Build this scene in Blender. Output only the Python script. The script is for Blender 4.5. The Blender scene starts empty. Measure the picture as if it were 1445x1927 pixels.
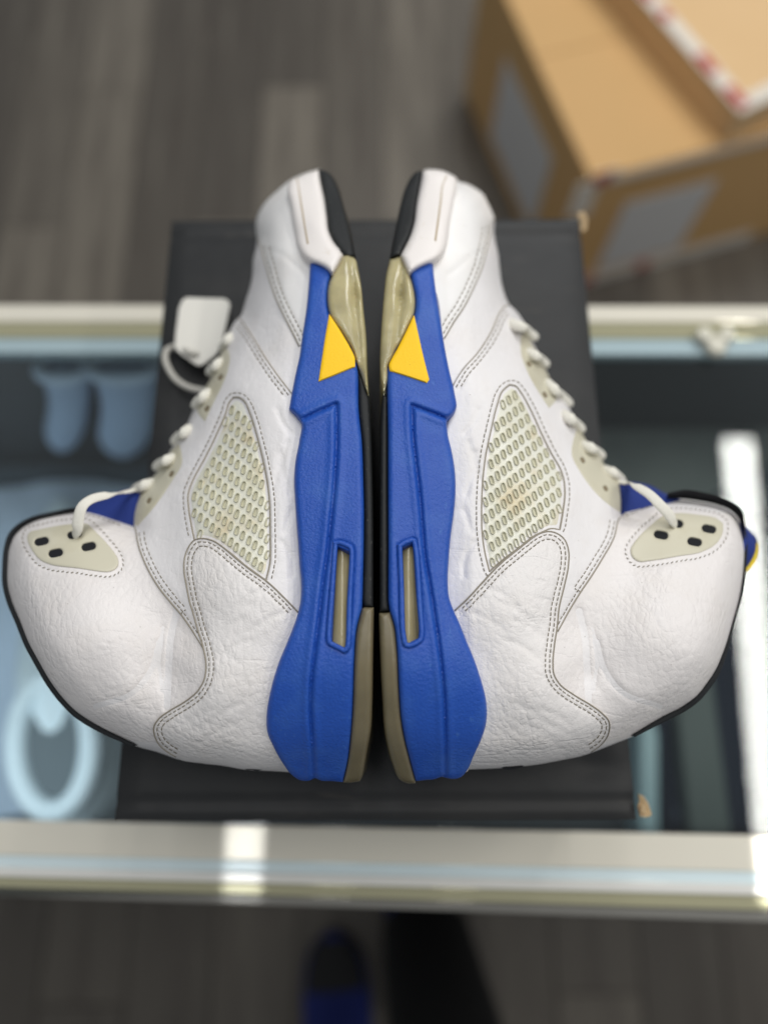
import bpy, bmesh, math, random
import numpy as np
from mathutils import Vector
from mathutils.geometry import delaunay_2d_cdt

random.seed(7); rng = np.random.RandomState(7)
S = bpy.context.scene
C = S.collection
R = math.radians

# ------------------------------------------------------------------ camera, world, lamps, exposure
HC = 0.412                 # metres from the lid of the shoe box up to the lens
TILT = R(16.8)             # the phone looks down, tipped a little forward
F = 1410.0                 # focal length in pixels of the 1445 x 1927 photograph
W0, H0 = 1445.0, 1927.0
cam = bpy.data.cameras.new("camera"); cam_o = bpy.data.objects.new("camera", cam); C.objects.link(cam_o)
cam_o.location = (0, 0, HC); cam_o.rotation_euler = (TILT, 0, 0)
cam.sensor_fit = 'VERTICAL'; cam.sensor_height = 24.0; cam.lens = 24.0 * F / H0
cam.clip_start = 0.01; cam.clip_end = 50
cam.dof.use_dof = True; cam.dof.focus_distance = 0.328; cam.dof.aperture_fstop = 1.45
S.camera = cam_o

w = bpy.data.worlds.new("World"); S.world = w; w.use_nodes = True
w.node_tree.nodes["Background"].inputs[0].default_value = (0.90, 0.95, 1.0, 1)
w.node_tree.nodes["Background"].inputs[1].default_value = 0.26
S.view_settings.view_transform = 'Standard'; S.view_settings.look = 'None'
S.view_settings.exposure = -0.03; S.view_settings.gamma = 1.0
S.render.engine = 'CYCLES'
S.cycles.use_denoising = True
S.cycles.max_bounces = 8; S.cycles.transparent_max_bounces = 16
S.cycles.sample_clamp_indirect = 6.0

def tube_lamp(p0, p1, radiance, color, width=0.036):
    a, b = Vector(p0), Vector(p1); L = (b - a).length
    l = bpy.data.lights.new("ceiling_and_fill_tube", 'AREA'); l.shape = 'RECTANGLE'
    l.size = width; l.size_y = L; l.color = color
    l.energy = radiance * math.pi * width * L
    o = bpy.data.objects.new("ceiling_and_fill_tube", l); C.objects.link(o)
    o.location = (a + b) / 2
    d = b - a
    o.rotation_euler = (0, 0, -math.atan2(d.x, d.y))
ZT = 1.465
WARM, COOL = (1.0, 0.97, 0.92), (0.97, 0.985, 1.0)
for dx in (-0.024, 0.024):                       # twin four-foot tubes in ceiling fittings, plus unseen ones added as fill
    tube_lamp((1.092 + dx, 0.885, ZT), (1.022 + dx, -0.40, ZT), 24, WARM, 0.034)
    tube_lamp((1.10 + dx, 3.00, ZT), (1.10 + dx, 1.78, ZT), 70, WARM, 0.034)
    tube_lamp((1.80 + dx, 1.10, ZT), (1.80 + dx, -0.12, ZT), 50, WARM, 0.034)  # unseen pair far to the right, added as fill
    tube_lamp((0.20 + dx, 1.10, ZT), (0.20 + dx, 0.02, ZT), 20, WARM, 0.034)  # added overhead fill, its reflection hidden behind the shoe box
    tube_lamp((-0.12 + dx, 1.10, ZT), (-0.12 + dx, 0.02, ZT), 16, COOL, 0.034)  # second added overhead fill, hidden the same way
    tube_lamp((0.42 + dx, 2.60, ZT), (0.42 + dx, 1.38, ZT), 60, COOL, 0.034)  # unseen forward pair added as fill
    tube_lamp((-0.352 + dx, 0.86, ZT), (-0.368 + dx, -0.40, ZT), 6, COOL, 0.030)
# ------------------------------------------------------------------ helpers
ct, st = math.cos(TILT), math.sin(TILT)
def ray(px, py):
    cx = (np.asarray(px, float) - W0 / 2) / F; cy = (H0 / 2 - np.asarray(py, float)) / F
    return cx, cy * ct + st, cy * st - ct
def P(px, py, z):
    """the point of the place seen at a photograph position, at height z"""
    x, y, k = ray(px, py); t = (np.asarray(z, float) - HC) / k
    return np.stack([x * t, y * t, np.asarray(z, float) + 0 * t], -1)
def PV(px, py, z): return Vector(P(px, py, z).tolist())

def mesh(name, verts, faces, mat, parent=None, loc=None, smooth=True, mats=None, fmat=None):
    me = bpy.data.meshes.new(name)
    v = np.asarray(verts, float)
    if loc is not None: v = v - np.asarray(loc, float)
    me.from_pydata([tuple(a) for a in v.tolist()], [], [tuple(int(i) for i in f) for f in faces])
    for m in (mats or [mat]): me.materials.append(m)
    if fmat is not None: me.polygons.foreach_set("material_index", np.asarray(fmat, np.int32))
    me.polygons.foreach_set("use_smooth", [smooth] * len(me.polygons)); me.update()
    o = bpy.data.objects.new(name, me); C.objects.link(o)
    if parent is not None: o.parent = parent
    elif loc is not None: o.location = loc
    return o
def tag(o, label=None, cat=None, group=None, kind=None):
    if label: o["label"] = label
    if cat: o["category"] = cat
    if group: o["group"] = group
    if kind: o["kind"] = kind
    return o
def empty(name, loc, rz=0.0):
    o = bpy.data.objects.new(name, None); C.objects.link(o); o.location = loc; o.rotation_euler = (0, 0, rz)
    o.empty_display_size = 0.05
    return o
def sharp(o, ang=40):
    me = o.data
    bm = bmesh.new(); bm.from_mesh(me)
    for e in bm.edges:
        if len(e.link_faces) == 2 and e.calc_face_angle(0) > R(ang): e.smooth = False
    bm.to_mesh(me); bm.free(); return o

def spline(pts, step=4.0, closed=False, corner=48):
    """Catmull-Rom through the points, keeping hard corners, resampled"""
    p = np.asarray(pts, float); n = len(p)
    if n == 2 and not closed:
        k = max(2, int(np.linalg.norm(p[1] - p[0]) / step) + 1)
        return p[0] + (p[1] - p[0]) * np.linspace(0, 1, k)[:, None]
    tan = np.zeros_like(p)
    tin = [None] * n; tout = [None] * n; lim = [1e9] * n
    for i in range(n):
        if not closed and i in (0, n - 1):
            j = 1 if i == 0 else n - 2
            d = (p[j] - p[i]) if i == 0 else (p[i] - p[j]); tin[i] = tout[i] = d / (np.linalg.norm(d) + 1e-9); continue
        a = p[i] - p[i - 1]; b = p[(i + 1) % n] - p[i]
        la, lb = np.linalg.norm(a) + 1e-9, np.linalg.norm(b) + 1e-9; lim[i] = 1.6 * min(la, lb)
        ang = math.degrees(math.acos(max(-1, min(1, float(np.dot(a[:2], b[:2]) / (np.linalg.norm(a[:2]) + 1e-9) / (np.linalg.norm(b[:2]) + 1e-9))))))
        if ang > corner: tin[i], tout[i] = a / la, b / lb
        else:
            t = a / la * lb + b / lb * la; t = t / (np.linalg.norm(t) + 1e-9); tin[i] = tout[i] = t
    out = []
    for i in range(n if closed else n - 1):
        q0, q1 = p[i], p[(i + 1) % n]; L = np.linalg.norm(q1 - q0)
        k = max(1, int(round(L / step)))
        t = np.linspace(0, 1, k, endpoint=False)[:, None]
        h00 = 2*t**3 - 3*t**2 + 1; h10 = t**3 - 2*t**2 + t; h01 = -2*t**3 + 3*t**2; h11 = t**3 - t**2
        out.append(h00*q0 + h10*min(L, lim[i])*tout[i] + h01*q1 + h11*min(L, lim[(i + 1) % n])*tin[(i + 1) % n])
    if not closed: out.append(p[-1:])
    return np.concatenate(out)

def offset(line, d, closed=False):
    p = np.asarray(line, float)
    if closed: t = np.roll(p, -1, 0) - np.roll(p, 1, 0)
    else: t = np.gradient(p, axis=0)
    t /= np.linalg.norm(t, axis=1, keepdims=True) + 1e-9
    return p + d * np.stack([-t[:, 1], t[:, 0]], 1)
def area(poly):
    x, y = poly[:, 0], poly[:, 1]; return 0.5 * np.sum(x * np.roll(y, -1) - np.roll(x, -1) * y)
def dist(q, line, closed=False):
    q = np.asarray(q, float); a = np.asarray(line, float)
    b = np.roll(a, -1, 0) if closed else a[1:]
    if not closed: a = a[:-1]
    out = np.empty(len(q))
    ab = b - a; l2 = (ab ** 2).sum(1) + 1e-12
    for s in range(0, len(q), 4000):
        x = q[s:s + 4000, None, :]
        t = np.clip(((x - a) * ab).sum(2) / l2, 0, 1)
        out[s:s + 4000] = np.sqrt(((a + t[..., None] * ab - x) ** 2).sum(2)).min(1)
    return out
def inside(q, poly):
    q = np.asarray(q, float); x, y = q[:, 0], q[:, 1]; r = np.zeros(len(q), bool)
    j = len(poly) - 1
    for i in range(len(poly)):
        xi, yi = poly[i]; xj, yj = poly[j]
        if yi != yj:
            c = ((yi > y) != (yj > y)) & (x < (xj - xi) * (y - yi) / (yj - yi) + xi); r ^= c
        j = i
    return r
class TPS:
    def __init__(s, pts):
        a = np.asarray(pts, float); s.p = a[:, :2] / 100; v = a[:, 2] / 1000
        n = len(a); K = s.U(s.p, s.p) + 0.02 * np.eye(n); Q = np.c_[np.ones(n), s.p]
        A = np.block([[K, Q], [Q.T, np.zeros((3, 3))]])
        s.w = np.linalg.solve(A, np.r_[v, 0, 0, 0])
    @staticmethod
    def U(a, b):
        r2 = ((a[:, None] - b[None]) ** 2).sum(2) + 1e-12; return r2 * np.log(r2) * 0.5
    def __call__(s, q):
        q = np.asarray(q, float) / 100
        return s.U(q, s.p) @ s.w[:-3] + np.c_[np.ones(len(q)), q] @ s.w[-3:]

def patch(name, poly, zf, mat, parent, loc, step=5.0, holes=(), lines=(), roll=(0, 1), bottom=('skirt', 0.002), edge_mat=None,
          rings=(2.0, 5.0), hole_drop=None, smooth_poly=True, hroll=None):
    """a moulded or cut piece: outline in photograph positions, height from zf, rolled edge, real thickness below"""
    outer = spline(poly, step, True) if smooth_poly else np.asarray(poly, float)
    if area(outer) < 0: outer = outer[::-1]
    hs = []
    for h in holes:
        h = spline(h, step, True)
        if area(h) > 0: h = h[::-1]
        hs.append(h)
    lo, hi = outer.min(0), outer.max(0)
    gx, gy = np.meshgrid(np.arange(lo[0], hi[0], step), np.arange(lo[1], hi[1], step * 0.87))
    gx = gx + (np.arange(gx.shape[0]) % 2)[:, None] * step / 2
    g = np.c_[gx.ravel(), gy.ravel()] + rng.uniform(-.15, .15, (gx.size, 2)) * step
    for ln in lines:
        for d in (-3.2, -1.2, 1.2, 3.2): g = np.concatenate([g, offset(spline(ln, 4), d)])
    g = g[inside(g, outer)]
    def bd(q):
        d = dist(q, outer, True)
        for h in hs: d = np.minimum(d, dist(q, h, True))
        return d
    dmin = max(rings) + 1.0 if rings else step * 0.5
    g = g[bd(g) > dmin]
    for h in hs: g = g[~inside(g, h)]
    ex = []
    for k in rings:
        for c in [outer] + hs:
            q = offset(c, k, True); q = q[inside(q, outer)]
            for h in hs: q = q[~inside(q, h)]
            if len(q): ex.append(q[bd(q) > k * 0.85])
    pts = np.concatenate([outer] + hs + [g] + ex)
    loops = []; s = 0
    for c in [outer] + hs: loops.append(np.arange(s, s + len(c))); s += len(c)
    # thin out points that nearly coincide
    key = np.round(pts / 0.9).astype(np.int64); _, ui = np.unique(key[:, 0] * 100003 + key[:, 1], return_index=True)
    keep = np.zeros(len(pts), bool); keep[ui] = True; keep[:s] = True
    pts = pts[keep]
    edges = [(int(l[i]), int(l[(i + 1) % len(l)])) for l in loops for i in range(len(l))]
    ov, oe, of, orig, _, _ = delaunay_2d_cdt([Vector(p) for p in pts.tolist()], edges, [], 0, 1e-5)
    q = np.array([[v.x, v.y] for v in ov]); f = np.array([t for t in of if len(t) == 3], int)
    cen = q[f].mean(1); ok = inside(cen, outer)
    for h in hs: ok &= ~inside(cen, h)
    f = f[ok]
    a2 = q[f]; cr = (a2[:, 1, 0]-a2[:, 0, 0])*(a2[:, 2, 1]-a2[:, 0, 1])-(a2[:, 1, 1]-a2[:, 0, 1])*(a2[:, 2, 0]-a2[:, 0, 0])
    flip = cr > 0; f[flip] = f[flip][:, ::-1]           # image y runs down: make normals point up
    z = zf(q)
    if roll[0] > 0:
        u = np.clip(dist(q, outer, True) / roll[1], 0, 1); z = z - roll[0] * (1 - np.sqrt(1 - (1 - u) ** 2))
        hr = hroll or roll
        for h in hs:
            u = np.clip(dist(q, h, True) / hr[1], 0, 1); z = z - hr[0] * (1 - np.sqrt(1 - (1 - u) ** 2))
    V = P(q[:, 0], q[:, 1], z); faces = f.tolist(); n = len(V)
    cnt = {}
    for t in faces:
        for i in range(3):
            a, b = t[i], t[(i + 1) % 3]; cnt[(a, b)] = 1
    bnd = [(a, b) for (a, b) in cnt if (b, a) not in cnt]
    hole_v = np.zeros(n, bool)
    if hs:
        dh = np.min([dist(q, h, True) for h in hs], 0); hole_v = dh < 0.01
    used = sorted({a for e in bnd for a in e}); vmap = {}
    fm = [0] * len(faces); em = 1 if edge_mat else 0
    Vb = V.copy()
    if bottom[0] == 'skirt': Vb[:, 2] -= bottom[1]
    elif bottom[0] == 'floor':
        Vb[:, 2] = bottom[1]
    elif bottom[0] == 'mirror':
        Vb[:, 2] = np.minimum(V[:, 2] - 0.001, np.maximum(bottom[2], bottom[1] - V[:, 2]))
    if hole_drop is not None and hs: Vb[hole_v, 2] = V[hole_v, 2] - hole_drop
    if bottom[0] == 'skirt' or hs:
        new = V[:0]; ext = []
        for a in used: vmap[a] = n + len(ext); ext.append(Vb[a])
        # duplicate the top rim too, so the edge stays crisp
        rim = {}
        for a in used: rim[a] = n + len(ext); ext.append(V[a])
        V = np.concatenate([V, np.array(ext)])
        for a, b in bnd:
            if bottom[0] == 'skirt' or hole_v[a]:
                faces.append([rim[b], rim[a], vmap[a], vmap[b]]); fm.append(em)
    if bottom[0] in ('floor', 'mirror'):
        m = len(V); V = np.concatenate([V, Vb])
        outer_b = [(a, b) for a, b in bnd if not hole_v[a]]
        for a, b in outer_b: faces.append([b, a, m + a, m + b]); fm.append(em)
        for t in f.tolist():
            faces.append([m + t[2], m + t[1], m + t[0]]); fm.append(0)
    o = mesh(name, V, faces, mat, parent, loc, mats=[mat] + ([edge_mat] if edge_mat else []), fmat=fm)
    return sharp(o, 55)

def tube(name, pts, radii, mat, parent, loc, flat=1.0, seg=10, up=Vector((0, 0, 1)), caps=True):
    """a cord, lace or binding along 3-D points (flat < 1 presses it flat against 'up')"""
    p = [Vector(a) for a in np.asarray(pts, float).tolist()]; n = len(p)
    if np.isscalar(radii): radii = [radii] * n
    V = []; Fc = []
    prev = None
    for i in range(n):
        t = (p[min(i + 1, n - 1)] - p[max(i - 1, 0)]).normalized()
        u = up - t * up.dot(t)
        if u.length < 0.15: u = prev - t * prev.dot(t) if prev is not None else Vector((1, 0, 0)) - t * t.x
        u.normalize(); prev = u; s = t.cross(u)
        for k in range(seg):
            a = 2 * math.pi * k / seg
            V.append(p[i] + radii[i] * (math.cos(a) * s + flat * math.sin(a) * u))
    for i in range(n - 1):
        for k in range(seg):
            a, b = i * seg + k, i * seg + (k + 1) % seg
            Fc.append([a, b, b + seg, a + seg])
    if caps: Fc += [list(range(seg))[::-1], [(n - 1) * seg + k for k in range(seg)]]
    return mesh(name, [tuple(v) for v in V], Fc, mat, parent, loc)

def box_geo(x0, x1, y0, y1, z0, z1, bev=0.0):
    bm = bmesh.new(); bmesh.ops.create_cube(bm, size=1)
    for v in bm.verts: v.co = Vector(((x0 + x1) / 2 + v.co.x * (x1 - x0), (y0 + y1) / 2 + v.co.y * (y1 - y0), (z0 + z1) / 2 + v.co.z * (z1 - z0)))
    if bev > 0: bmesh.ops.bevel(bm, geom=bm.edges[:], offset=bev, segments=2, affect='EDGES', profile=0.5)
    return bm
def from_bm(name, bm, mat, parent=None, smooth=False, loc=(0, 0, 0)):
    me = bpy.data.meshes.new(name); bm.to_mesh(me); bm.free(); me.materials.append(mat)
    me.polygons.foreach_set("use_smooth", [smooth] * len(me.polygons))
    o = bpy.data.objects.new(name, me); C.objects.link(o); o.location = loc
    if parent is not None: o.parent = parent
    return o
def box(name, b, mat, parent=None, bev=0.001): return from_bm(name, box_geo(*b, bev=bev), mat, parent)

# ------------------------------------------------------------------ materials
def lin(r, g, b):
    f = lambda c: (c / 255 / 12.92) if c / 255 <= 0.04045 else ((c / 255 + 0.055) / 1.055) ** 2.4
    return (f(r), f(g), f(b), 1)
class M:
    def __init__(s, name, col, rough=0.5, metal=0.0, spec=0.5):
        s.m = bpy.data.materials.new(name); s.m.use_nodes = True; s.t = s.m.node_tree; s.n = s.t.nodes
        s.b = s.n["Principled BSDF"]; s.col = col
        s.b.inputs["Base Color"].default_value = col; s.b.inputs["Roughness"].default_value = rough
        s.b.inputs["Metallic"].default_value = metal; s.b.inputs["Specular IOR Level"].default_value = spec
        s.tc = s.n.new("ShaderNodeTexCoord"); s.cur = None; s.h = None
    def link(s, a, b): s.t.links.new(a, b)
    def coord(s, scale=(1, 1, 1), rot=(0, 0, 0)):
        mp = s.n.new("ShaderNodeMapping"); mp.inputs["Scale"].default_value = scale; mp.inputs["Rotation"].default_value = rot
        s.link(s.tc.outputs["Object"], mp.inputs[0]); return mp.outputs[0]
    def noise(s, scale, detail=4, rough=0.55, stretch=(1, 1, 1), rot=(0, 0, 0), dist=0.0):
        x = s.n.new("ShaderNodeTexNoise"); x.inputs["Scale"].default_value = scale; x.inputs["Detail"].default_value = detail
        x.inputs["Roughness"].default_value = rough; x.inputs["Distortion"].default_value = dist
        s.link(s.coord(stretch, rot), x.inputs["Vector"]); return x.outputs["Fac"]
    def voronoi(s, scale, feature='DISTANCE_TO_EDGE', stretch=(1, 1, 1), rot=(0, 0, 0), rnd=1.0, warp=0.0):
        x = s.n.new("ShaderNodeTexVoronoi"); x.feature = feature; x.inputs["Scale"].default_value = scale
        x.inputs["Randomness"].default_value = rnd
        co = s.coord(stretch, rot)
        if warp:
            nz = s.n.new("ShaderNodeTexNoise"); nz.inputs["Scale"].default_value = scale * 0.55; nz.inputs["Detail"].default_value = 2
            s.link(s.tc.outputs["Object"], nz.inputs["Vector"])
            ma = s.n.new("ShaderNodeVectorMath"); ma.operation = 'MULTIPLY_ADD'; ma.inputs[1].default_value = (warp,) * 3
            s.link(nz.outputs["Color"], ma.inputs[0]); s.link(co, ma.inputs[2]); co = ma.outputs[0]
        s.link(co, x.inputs["Vector"]); return x.outputs["Distance"]
    def ramp(s, fac, a, b, c0=0.0, c1=1.0):
        r = s.n.new("ShaderNodeMapRange"); r.inputs[1].default_value = a; r.inputs[2].default_value = b
        r.inputs[3].default_value = c0; r.inputs[4].default_value = c1; s.link(fac, r.inputs[0]); return r.outputs[0]
    def math(s, op, a, b):
        r = s.n.new("ShaderNodeMath"); r.operation = op
        for i, v in enumerate((a, b)):
            if isinstance(v, (int, float)): r.inputs[i].default_value = v
            else: s.link(v, r.inputs[i])
        return r.outputs[0]
    def tint(s, fac, col):
        mx = s.n.new("ShaderNodeMix"); mx.data_type = 'RGBA'
        s.link(fac, mx.inputs["Factor"])
        if s.cur is None: mx.inputs[6].default_value = s.col
        else: s.link(s.cur, mx.inputs[6])
        mx.inputs[7].default_value = col; s.cur = mx.outputs[2]; s.link(s.cur, s.b.inputs["Base Color"]); return s
    def bump(s, height, strength=0.3, distance=0.0005):
        bp = s.n.new("ShaderNodeBump"); bp.inputs["Strength"].default_value = strength; bp.inputs["Distance"].default_value = distance
        s.link(height, bp.inputs["Height"])
        if s.h is not None: s.link(s.h, bp.inputs["Normal"])
        s.h = bp.outputs[0]; s.link(s.h, s.b.inputs["Normal"]); return s
    def roughness(s, fac, lo, hi): s.link(s.ramp(fac, 0.3, 0.7, lo, hi), s.b.inputs["Roughness"]); return s

def leather(name, pebble, crease, ang=0.0, col=lin(234, 231, 231)):
    m = M(name, col, 0.42, 0, 0.42)
    m.tint(m.ramp(m.noise(45, 5), 0.50, 0.80, 0, 0.35), lin(222, 214, 206))
    m.tint(m.ramp(m.noise(380, 2), 0.745, 0.78, 0, 0.5), lin(150, 142, 132))
    wob = m.noise(42, 3, 0.5)
    mask = m.ramp(wob, 0.34, 0.60, 0.35, 1.0)
    v1 = m.voronoi(390, 'SMOOTH_F1', stretch=(1, 0.62, 1), rot=(0, 0, ang), warp=0.0034)
    v2 = m.voronoi(390, stretch=(1, 0.62, 1), rot=(0, 0, ang), warp=0.0034)
    dome = m.math('SUBTRACT', 1.0, m.math('MULTIPLY', v1, v1))
    hgt = m.math('ADD', m.math('MULTIPLY', dome, 0.95), m.math('MULTIPLY', m.ramp(v2, 0.0, 0.24), 0.16))
    m.bump(m.math('MULTIPLY', hgt, mask), pebble, 0.00062)
    m.bump(m.ramp(m.voronoi(800, warp=0.001), 0.0, 0.30), pebble * 0.35, 0.00016)
    n = m.noise(55, 3, 0.5, stretch=(0.30, 1.6, 1), rot=(0, 0, ang), dist=0.5)
    cr = m.math('ABSOLUTE', m.math('SUBTRACT', n, 0.5), 0)
    cm = m.ramp(m.noise(26, 2), 0.50, 0.66, 0.0, 1.0)
    m.bump(m.math('MULTIPLY', m.math('SUBTRACT', m.ramp(cr, 0.0, 0.035), 1.0), cm), crease, 0.0007)
    m.bump(m.noise(30, 3), 0.18, 0.0030)
    m.bump(m.noise(1500, 2), 0.10, 0.0002)
    return m.m
M_leather = leather("white_leather", 0.42, 0.30, 0.5)
M_leather_heel = leather("white_leather_heel", 0.95, 0.35, -0.6, lin(233, 229, 227))
M_leather_ankle = leather("white_leather_ankle", 0.70, 0.25, 0.9, lin(233, 228, 226))
M_toe = leather("white_leather_toe", 0.05, 0.10, 0.0, lin(236, 234, 232))
M_edge = M("cut_leather_edge", lin(150, 142, 128), 0.8).m
M_thread = M("grey_thread", lin(134, 125, 108), 0.8).m
M_thread_light = M("pale_thread", lin(196, 190, 174), 0.8).m

def foam(name, col, dust):
    m = M(name, col, 0.45, 0, 0.45)
    m.tint(m.ramp(m.noise(70, 4), 0.45, 0.8, 0, 0.35), dust)
    m.tint(m.ramp(m.noise(260, 3, 0.6, stretch=(1.6, 0.5, 1)), 0.66, 0.74, 0, 0.5), dust)
    m.bump(m.noise(800, 3, 0.6), 0.8, 0.0005)
    return m.m
M_blue = foam("royal_blue_midsole_rubber", lin(30, 80, 174), lin(70, 116, 190))
M_white_rubber = M("white_toe_rubber", lin(236, 230, 226), 0.5)
M_white_rubber.bump(M_white_rubber.noise(1200, 2), 0.2, 0.0002)
M_white_rubber.tint(M_white_rubber.ramp(M_white_rubber.noise(130, 4), 0.62, 0.8, 0, .4), lin(205, 192, 170)); M_white_rubber = M_white_rubber.m
M_groove = M("tan_groove_line", lin(168, 148, 112), 0.7).m
y = M("yellow_insert", lin(255, 204, 0), 0.6); y.bump(y.noise(1000, 3), 0.5, 0.0003)
y.tint(y.ramp(y.noise(900, 2), 0.70, 0.76, 0, .5), lin(190, 140, 10)); M_yellow = y.m
def gum(name, col, dark, rough=0.22, trans=0.25):
    m = M(name, col, rough, 0, 0.5)
    m.b.inputs["Transmission Weight"].default_value = trans
    m.b.inputs["Subsurface Weight"].default_value = 0.25
    m.b.inputs["Subsurface Radius"].default_value = (0.004, 0.003, 0.0015)
    m.b.inputs["Subsurface Scale"].default_value = 1.0
    m.tint(m.ramp(m.noise(55, 3), 0.40, 0.72, 0, 0.45), dark)
    m.bump(m.noise(420, 3), 0.12, 0.0004)
    return m.m
M_gum = gum("aged_clear_rubber", lin(206, 195, 150), lin(130, 122, 92), 0.16, 0.22)
M_gum_heel = gum("smoky_clear_rubber", lin(128, 118, 92), lin(100, 92, 70), 0.35, 0.15)
M_air = gum("yellowed_air_window", lin(206, 192, 146), lin(168, 152, 104), 0.18, 0.08)
k = M("black_outsole_rubber", lin(30, 32, 33), 0.55); k.bump(k.noise(1100, 2), 0.3, 0.0002)
k.b.inputs["Specular IOR Level"].default_value = 0.3
k.tint(k.ramp(k.noise(600, 2), 0.66, 0.75, 0, .6), lin(95, 94, 88)); M_black = k.m
k = M("black_knit_binding", lin(22, 25, 28), 0.85); k.bump(k.noise(1600, 2), 0.6, 0.0005); M_bind = k.m
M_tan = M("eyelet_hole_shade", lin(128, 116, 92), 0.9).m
M_dark = M("dark_lining_and_hole_shade", lin(14, 16, 22), 0.9).m
n = M("yellowed_net_plastic", lin(230, 229, 217), 0.28, 0, 0.5)
n.tint(n.ramp(n.noise(38, 3), 0.44, 0.70, 0, 0.55), lin(216, 212, 182))
n.tint(n.ramp(n.noise(75, 3, 0.6), 0.52, 0.74, 0, 0.5), lin(206, 176, 112))
n.bump(n.noise(700, 3), 0.4, 0.0005); M_net = n.m
n = M("net_rib_plastic", lin(198, 195, 172), 0.3, 0, 0.5)
n.tint(n.ramp(n.noise(75, 3, 0.6), 0.58, 0.74, 0, 0.4), lin(176, 144, 88)); M_rib = n.m
M_slot = M("net_slot_film", lin(200, 197, 172), 0.4).m
e = M("grey_beige_eyelet_plastic", lin(206, 201, 180), 0.42); e.tint(e.ramp(e.noise(60, 3), .5, .75, 0, .5), lin(190, 182, 152))
e.bump(e.noise(900, 2), 0.1, 0.0002); M_plate = e.m
l = M("cream_lace_cotton", lin(232, 229, 218), 0.85, 0, 0.2)
l.bump(l.noise(1500, 2, stretch=(1, 1, 1)), 0.7, 0.0006); M_lace = l.m
t_ = M("royal_blue_tongue_cloth", lin(20, 46, 122), 0.8); t_.bump(t_.noise(1300, 2), 0.4, 0.0004); M_tongue = t_.m
M_yel_trim = M("yellow_tongue_trim", lin(235, 205, 20), 0.6).m

# ------------------------------------------------------------------ the floor, plank by plank
FZ = -1.10
fm = M("floor_underlay", lin(20, 19, 18), 0.9).m
floor = box("floor", (-2.2, 2.3, -1.3, 3.4, FZ - 0.06, FZ - 0.004), fm, None, 0.0); floor["kind"] = "structure"
pm = M("grey_vinyl_plank", lin(122, 115, 104), 0.42)
oi = pm.n.new("ShaderNodeObjectInfo")
pm.tint(pm.ramp(oi.outputs["Random"], 0.0, 1.0, 0, 0.9), lin(74, 69, 63))
pm.tint(pm.ramp(pm.noise(3.2, 5, 0.6, stretch=(7, 0.7, 1)), 0.45, 0.70, 0, 0.7), lin(66, 58, 52))
pm.tint(pm.ramp(pm.noise(5.0, 4, 0.6, stretch=(9, 0.5, 1)), 0.58, 0.75, 0, 0.6), lin(150, 143, 128))
pm.bump(pm.noise(60, 3, stretch=(6, 0.4, 1)), 0.15, 0.001); pm = pm.m
pw, pl = 0.152, 1.22
pme = {}
i = 0
for cx in range(-12, 13):
    off = (cx * 0.41) % pl
    for cy in range(-1, 3):
        x0, y0 = cx * pw, -1.25 + off + cy * pl
        y0c, y1c = max(y0, -1.3), min(y0 + pl, 3.4)
        if y1c - y0c < 0.1: continue
        x1m = pw - 0.0018; L = y1c - y0c - 0.0018
        key = round(L, 4)
        if key not in pme:
            bm = box_geo(0, x1m, 0, L, -0.004, 0.0, bev=0.0009)
            o = from_bm("plank", bm, pm, floor); pme[key] = o.data
        else:
            o = bpy.data.objects.new("plank", pme[key]); C.objects.link(o); o.parent = floor
        o.location = (x0, y0c, FZ)

# ------------------------------------------------------------------ glass display case
GZ = -0.135
def strip_from_px(name, ys0, ys1, z, th, mat, parent, x0=-0.72, x1=0.78, bev=0.0008):
    """a straight metal strip across the case top whose two long edges pass the given photograph heights at left / right"""
    def yat(pyL, pyR):
        a = P(0, pyL, z); b = P(1445, pyR, z); s = (b[1] - a[1]) / (b[0] - a[0]); return a[1] + s * (x0 - a[0]), a[1] + s * (x1 - a[0])
    a0, a1 = yat(*ys0); b0, b1 = yat(*ys1)
    bm = box_geo(0, 1, 0, 1, 0, 1)
    for v in bm.verts:
        fx, fy, fz = v.co; lo = a0 + (a1 - a0) * fx; hi = b0 + (b1 - b0) * fx
        v.co = Vector((x0 + (x1 - x0) * fx, lo + (hi - lo) * fy, z - th + th * fz))
    bmesh.ops.bevel(bm, geom=bm.edges[:], offset=bev, segments=2, affect='EDGES', profile=0.5)
    return from_bm(name, bm, mat, parent)
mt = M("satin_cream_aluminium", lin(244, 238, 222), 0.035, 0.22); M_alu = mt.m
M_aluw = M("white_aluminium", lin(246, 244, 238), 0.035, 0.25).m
M_olive = M("olive_rail_strip", lin(186, 182, 150), 0.035, 0.35).m  # darker olive band along both rails
M_pale = M("pale_blue_rail_strip", lin(226, 242, 246), 0.035, 0.1, 0.7).m  # paler, bluer band along the near rail
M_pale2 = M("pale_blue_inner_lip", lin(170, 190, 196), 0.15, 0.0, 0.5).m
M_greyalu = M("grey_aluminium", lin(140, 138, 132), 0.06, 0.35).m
gm = bpy.data.materials.new("clear_case_glass"); gm.use_nodes = True
nt = gm.node_tree; nt.nodes.clear()
out = nt.nodes.new("ShaderNodeOutputMaterial"); mx = nt.nodes.new("ShaderNodeMixShader"); tr = nt.nodes.new("ShaderNodeBsdfTransparent")
gl = nt.nodes.new("ShaderNodeBsdfGlossy"); fr = nt.nodes.new("ShaderNodeFresnel"); fr.inputs[0].default_value = 1.5
tr.inputs[0].default_value = (0.93, 0.965, 0.96, 1); gl.inputs["Roughness"].default_value = 0.004
nt.links.new(fr.outputs[0], mx.inputs[0]); nt.links.new(tr.outputs[0], mx.inputs[1]); nt.links.new(gl.outputs[0], mx.inputs[2]); nt.links.new(mx.outputs[0], out.inputs[0])
M_glass = gm

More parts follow.
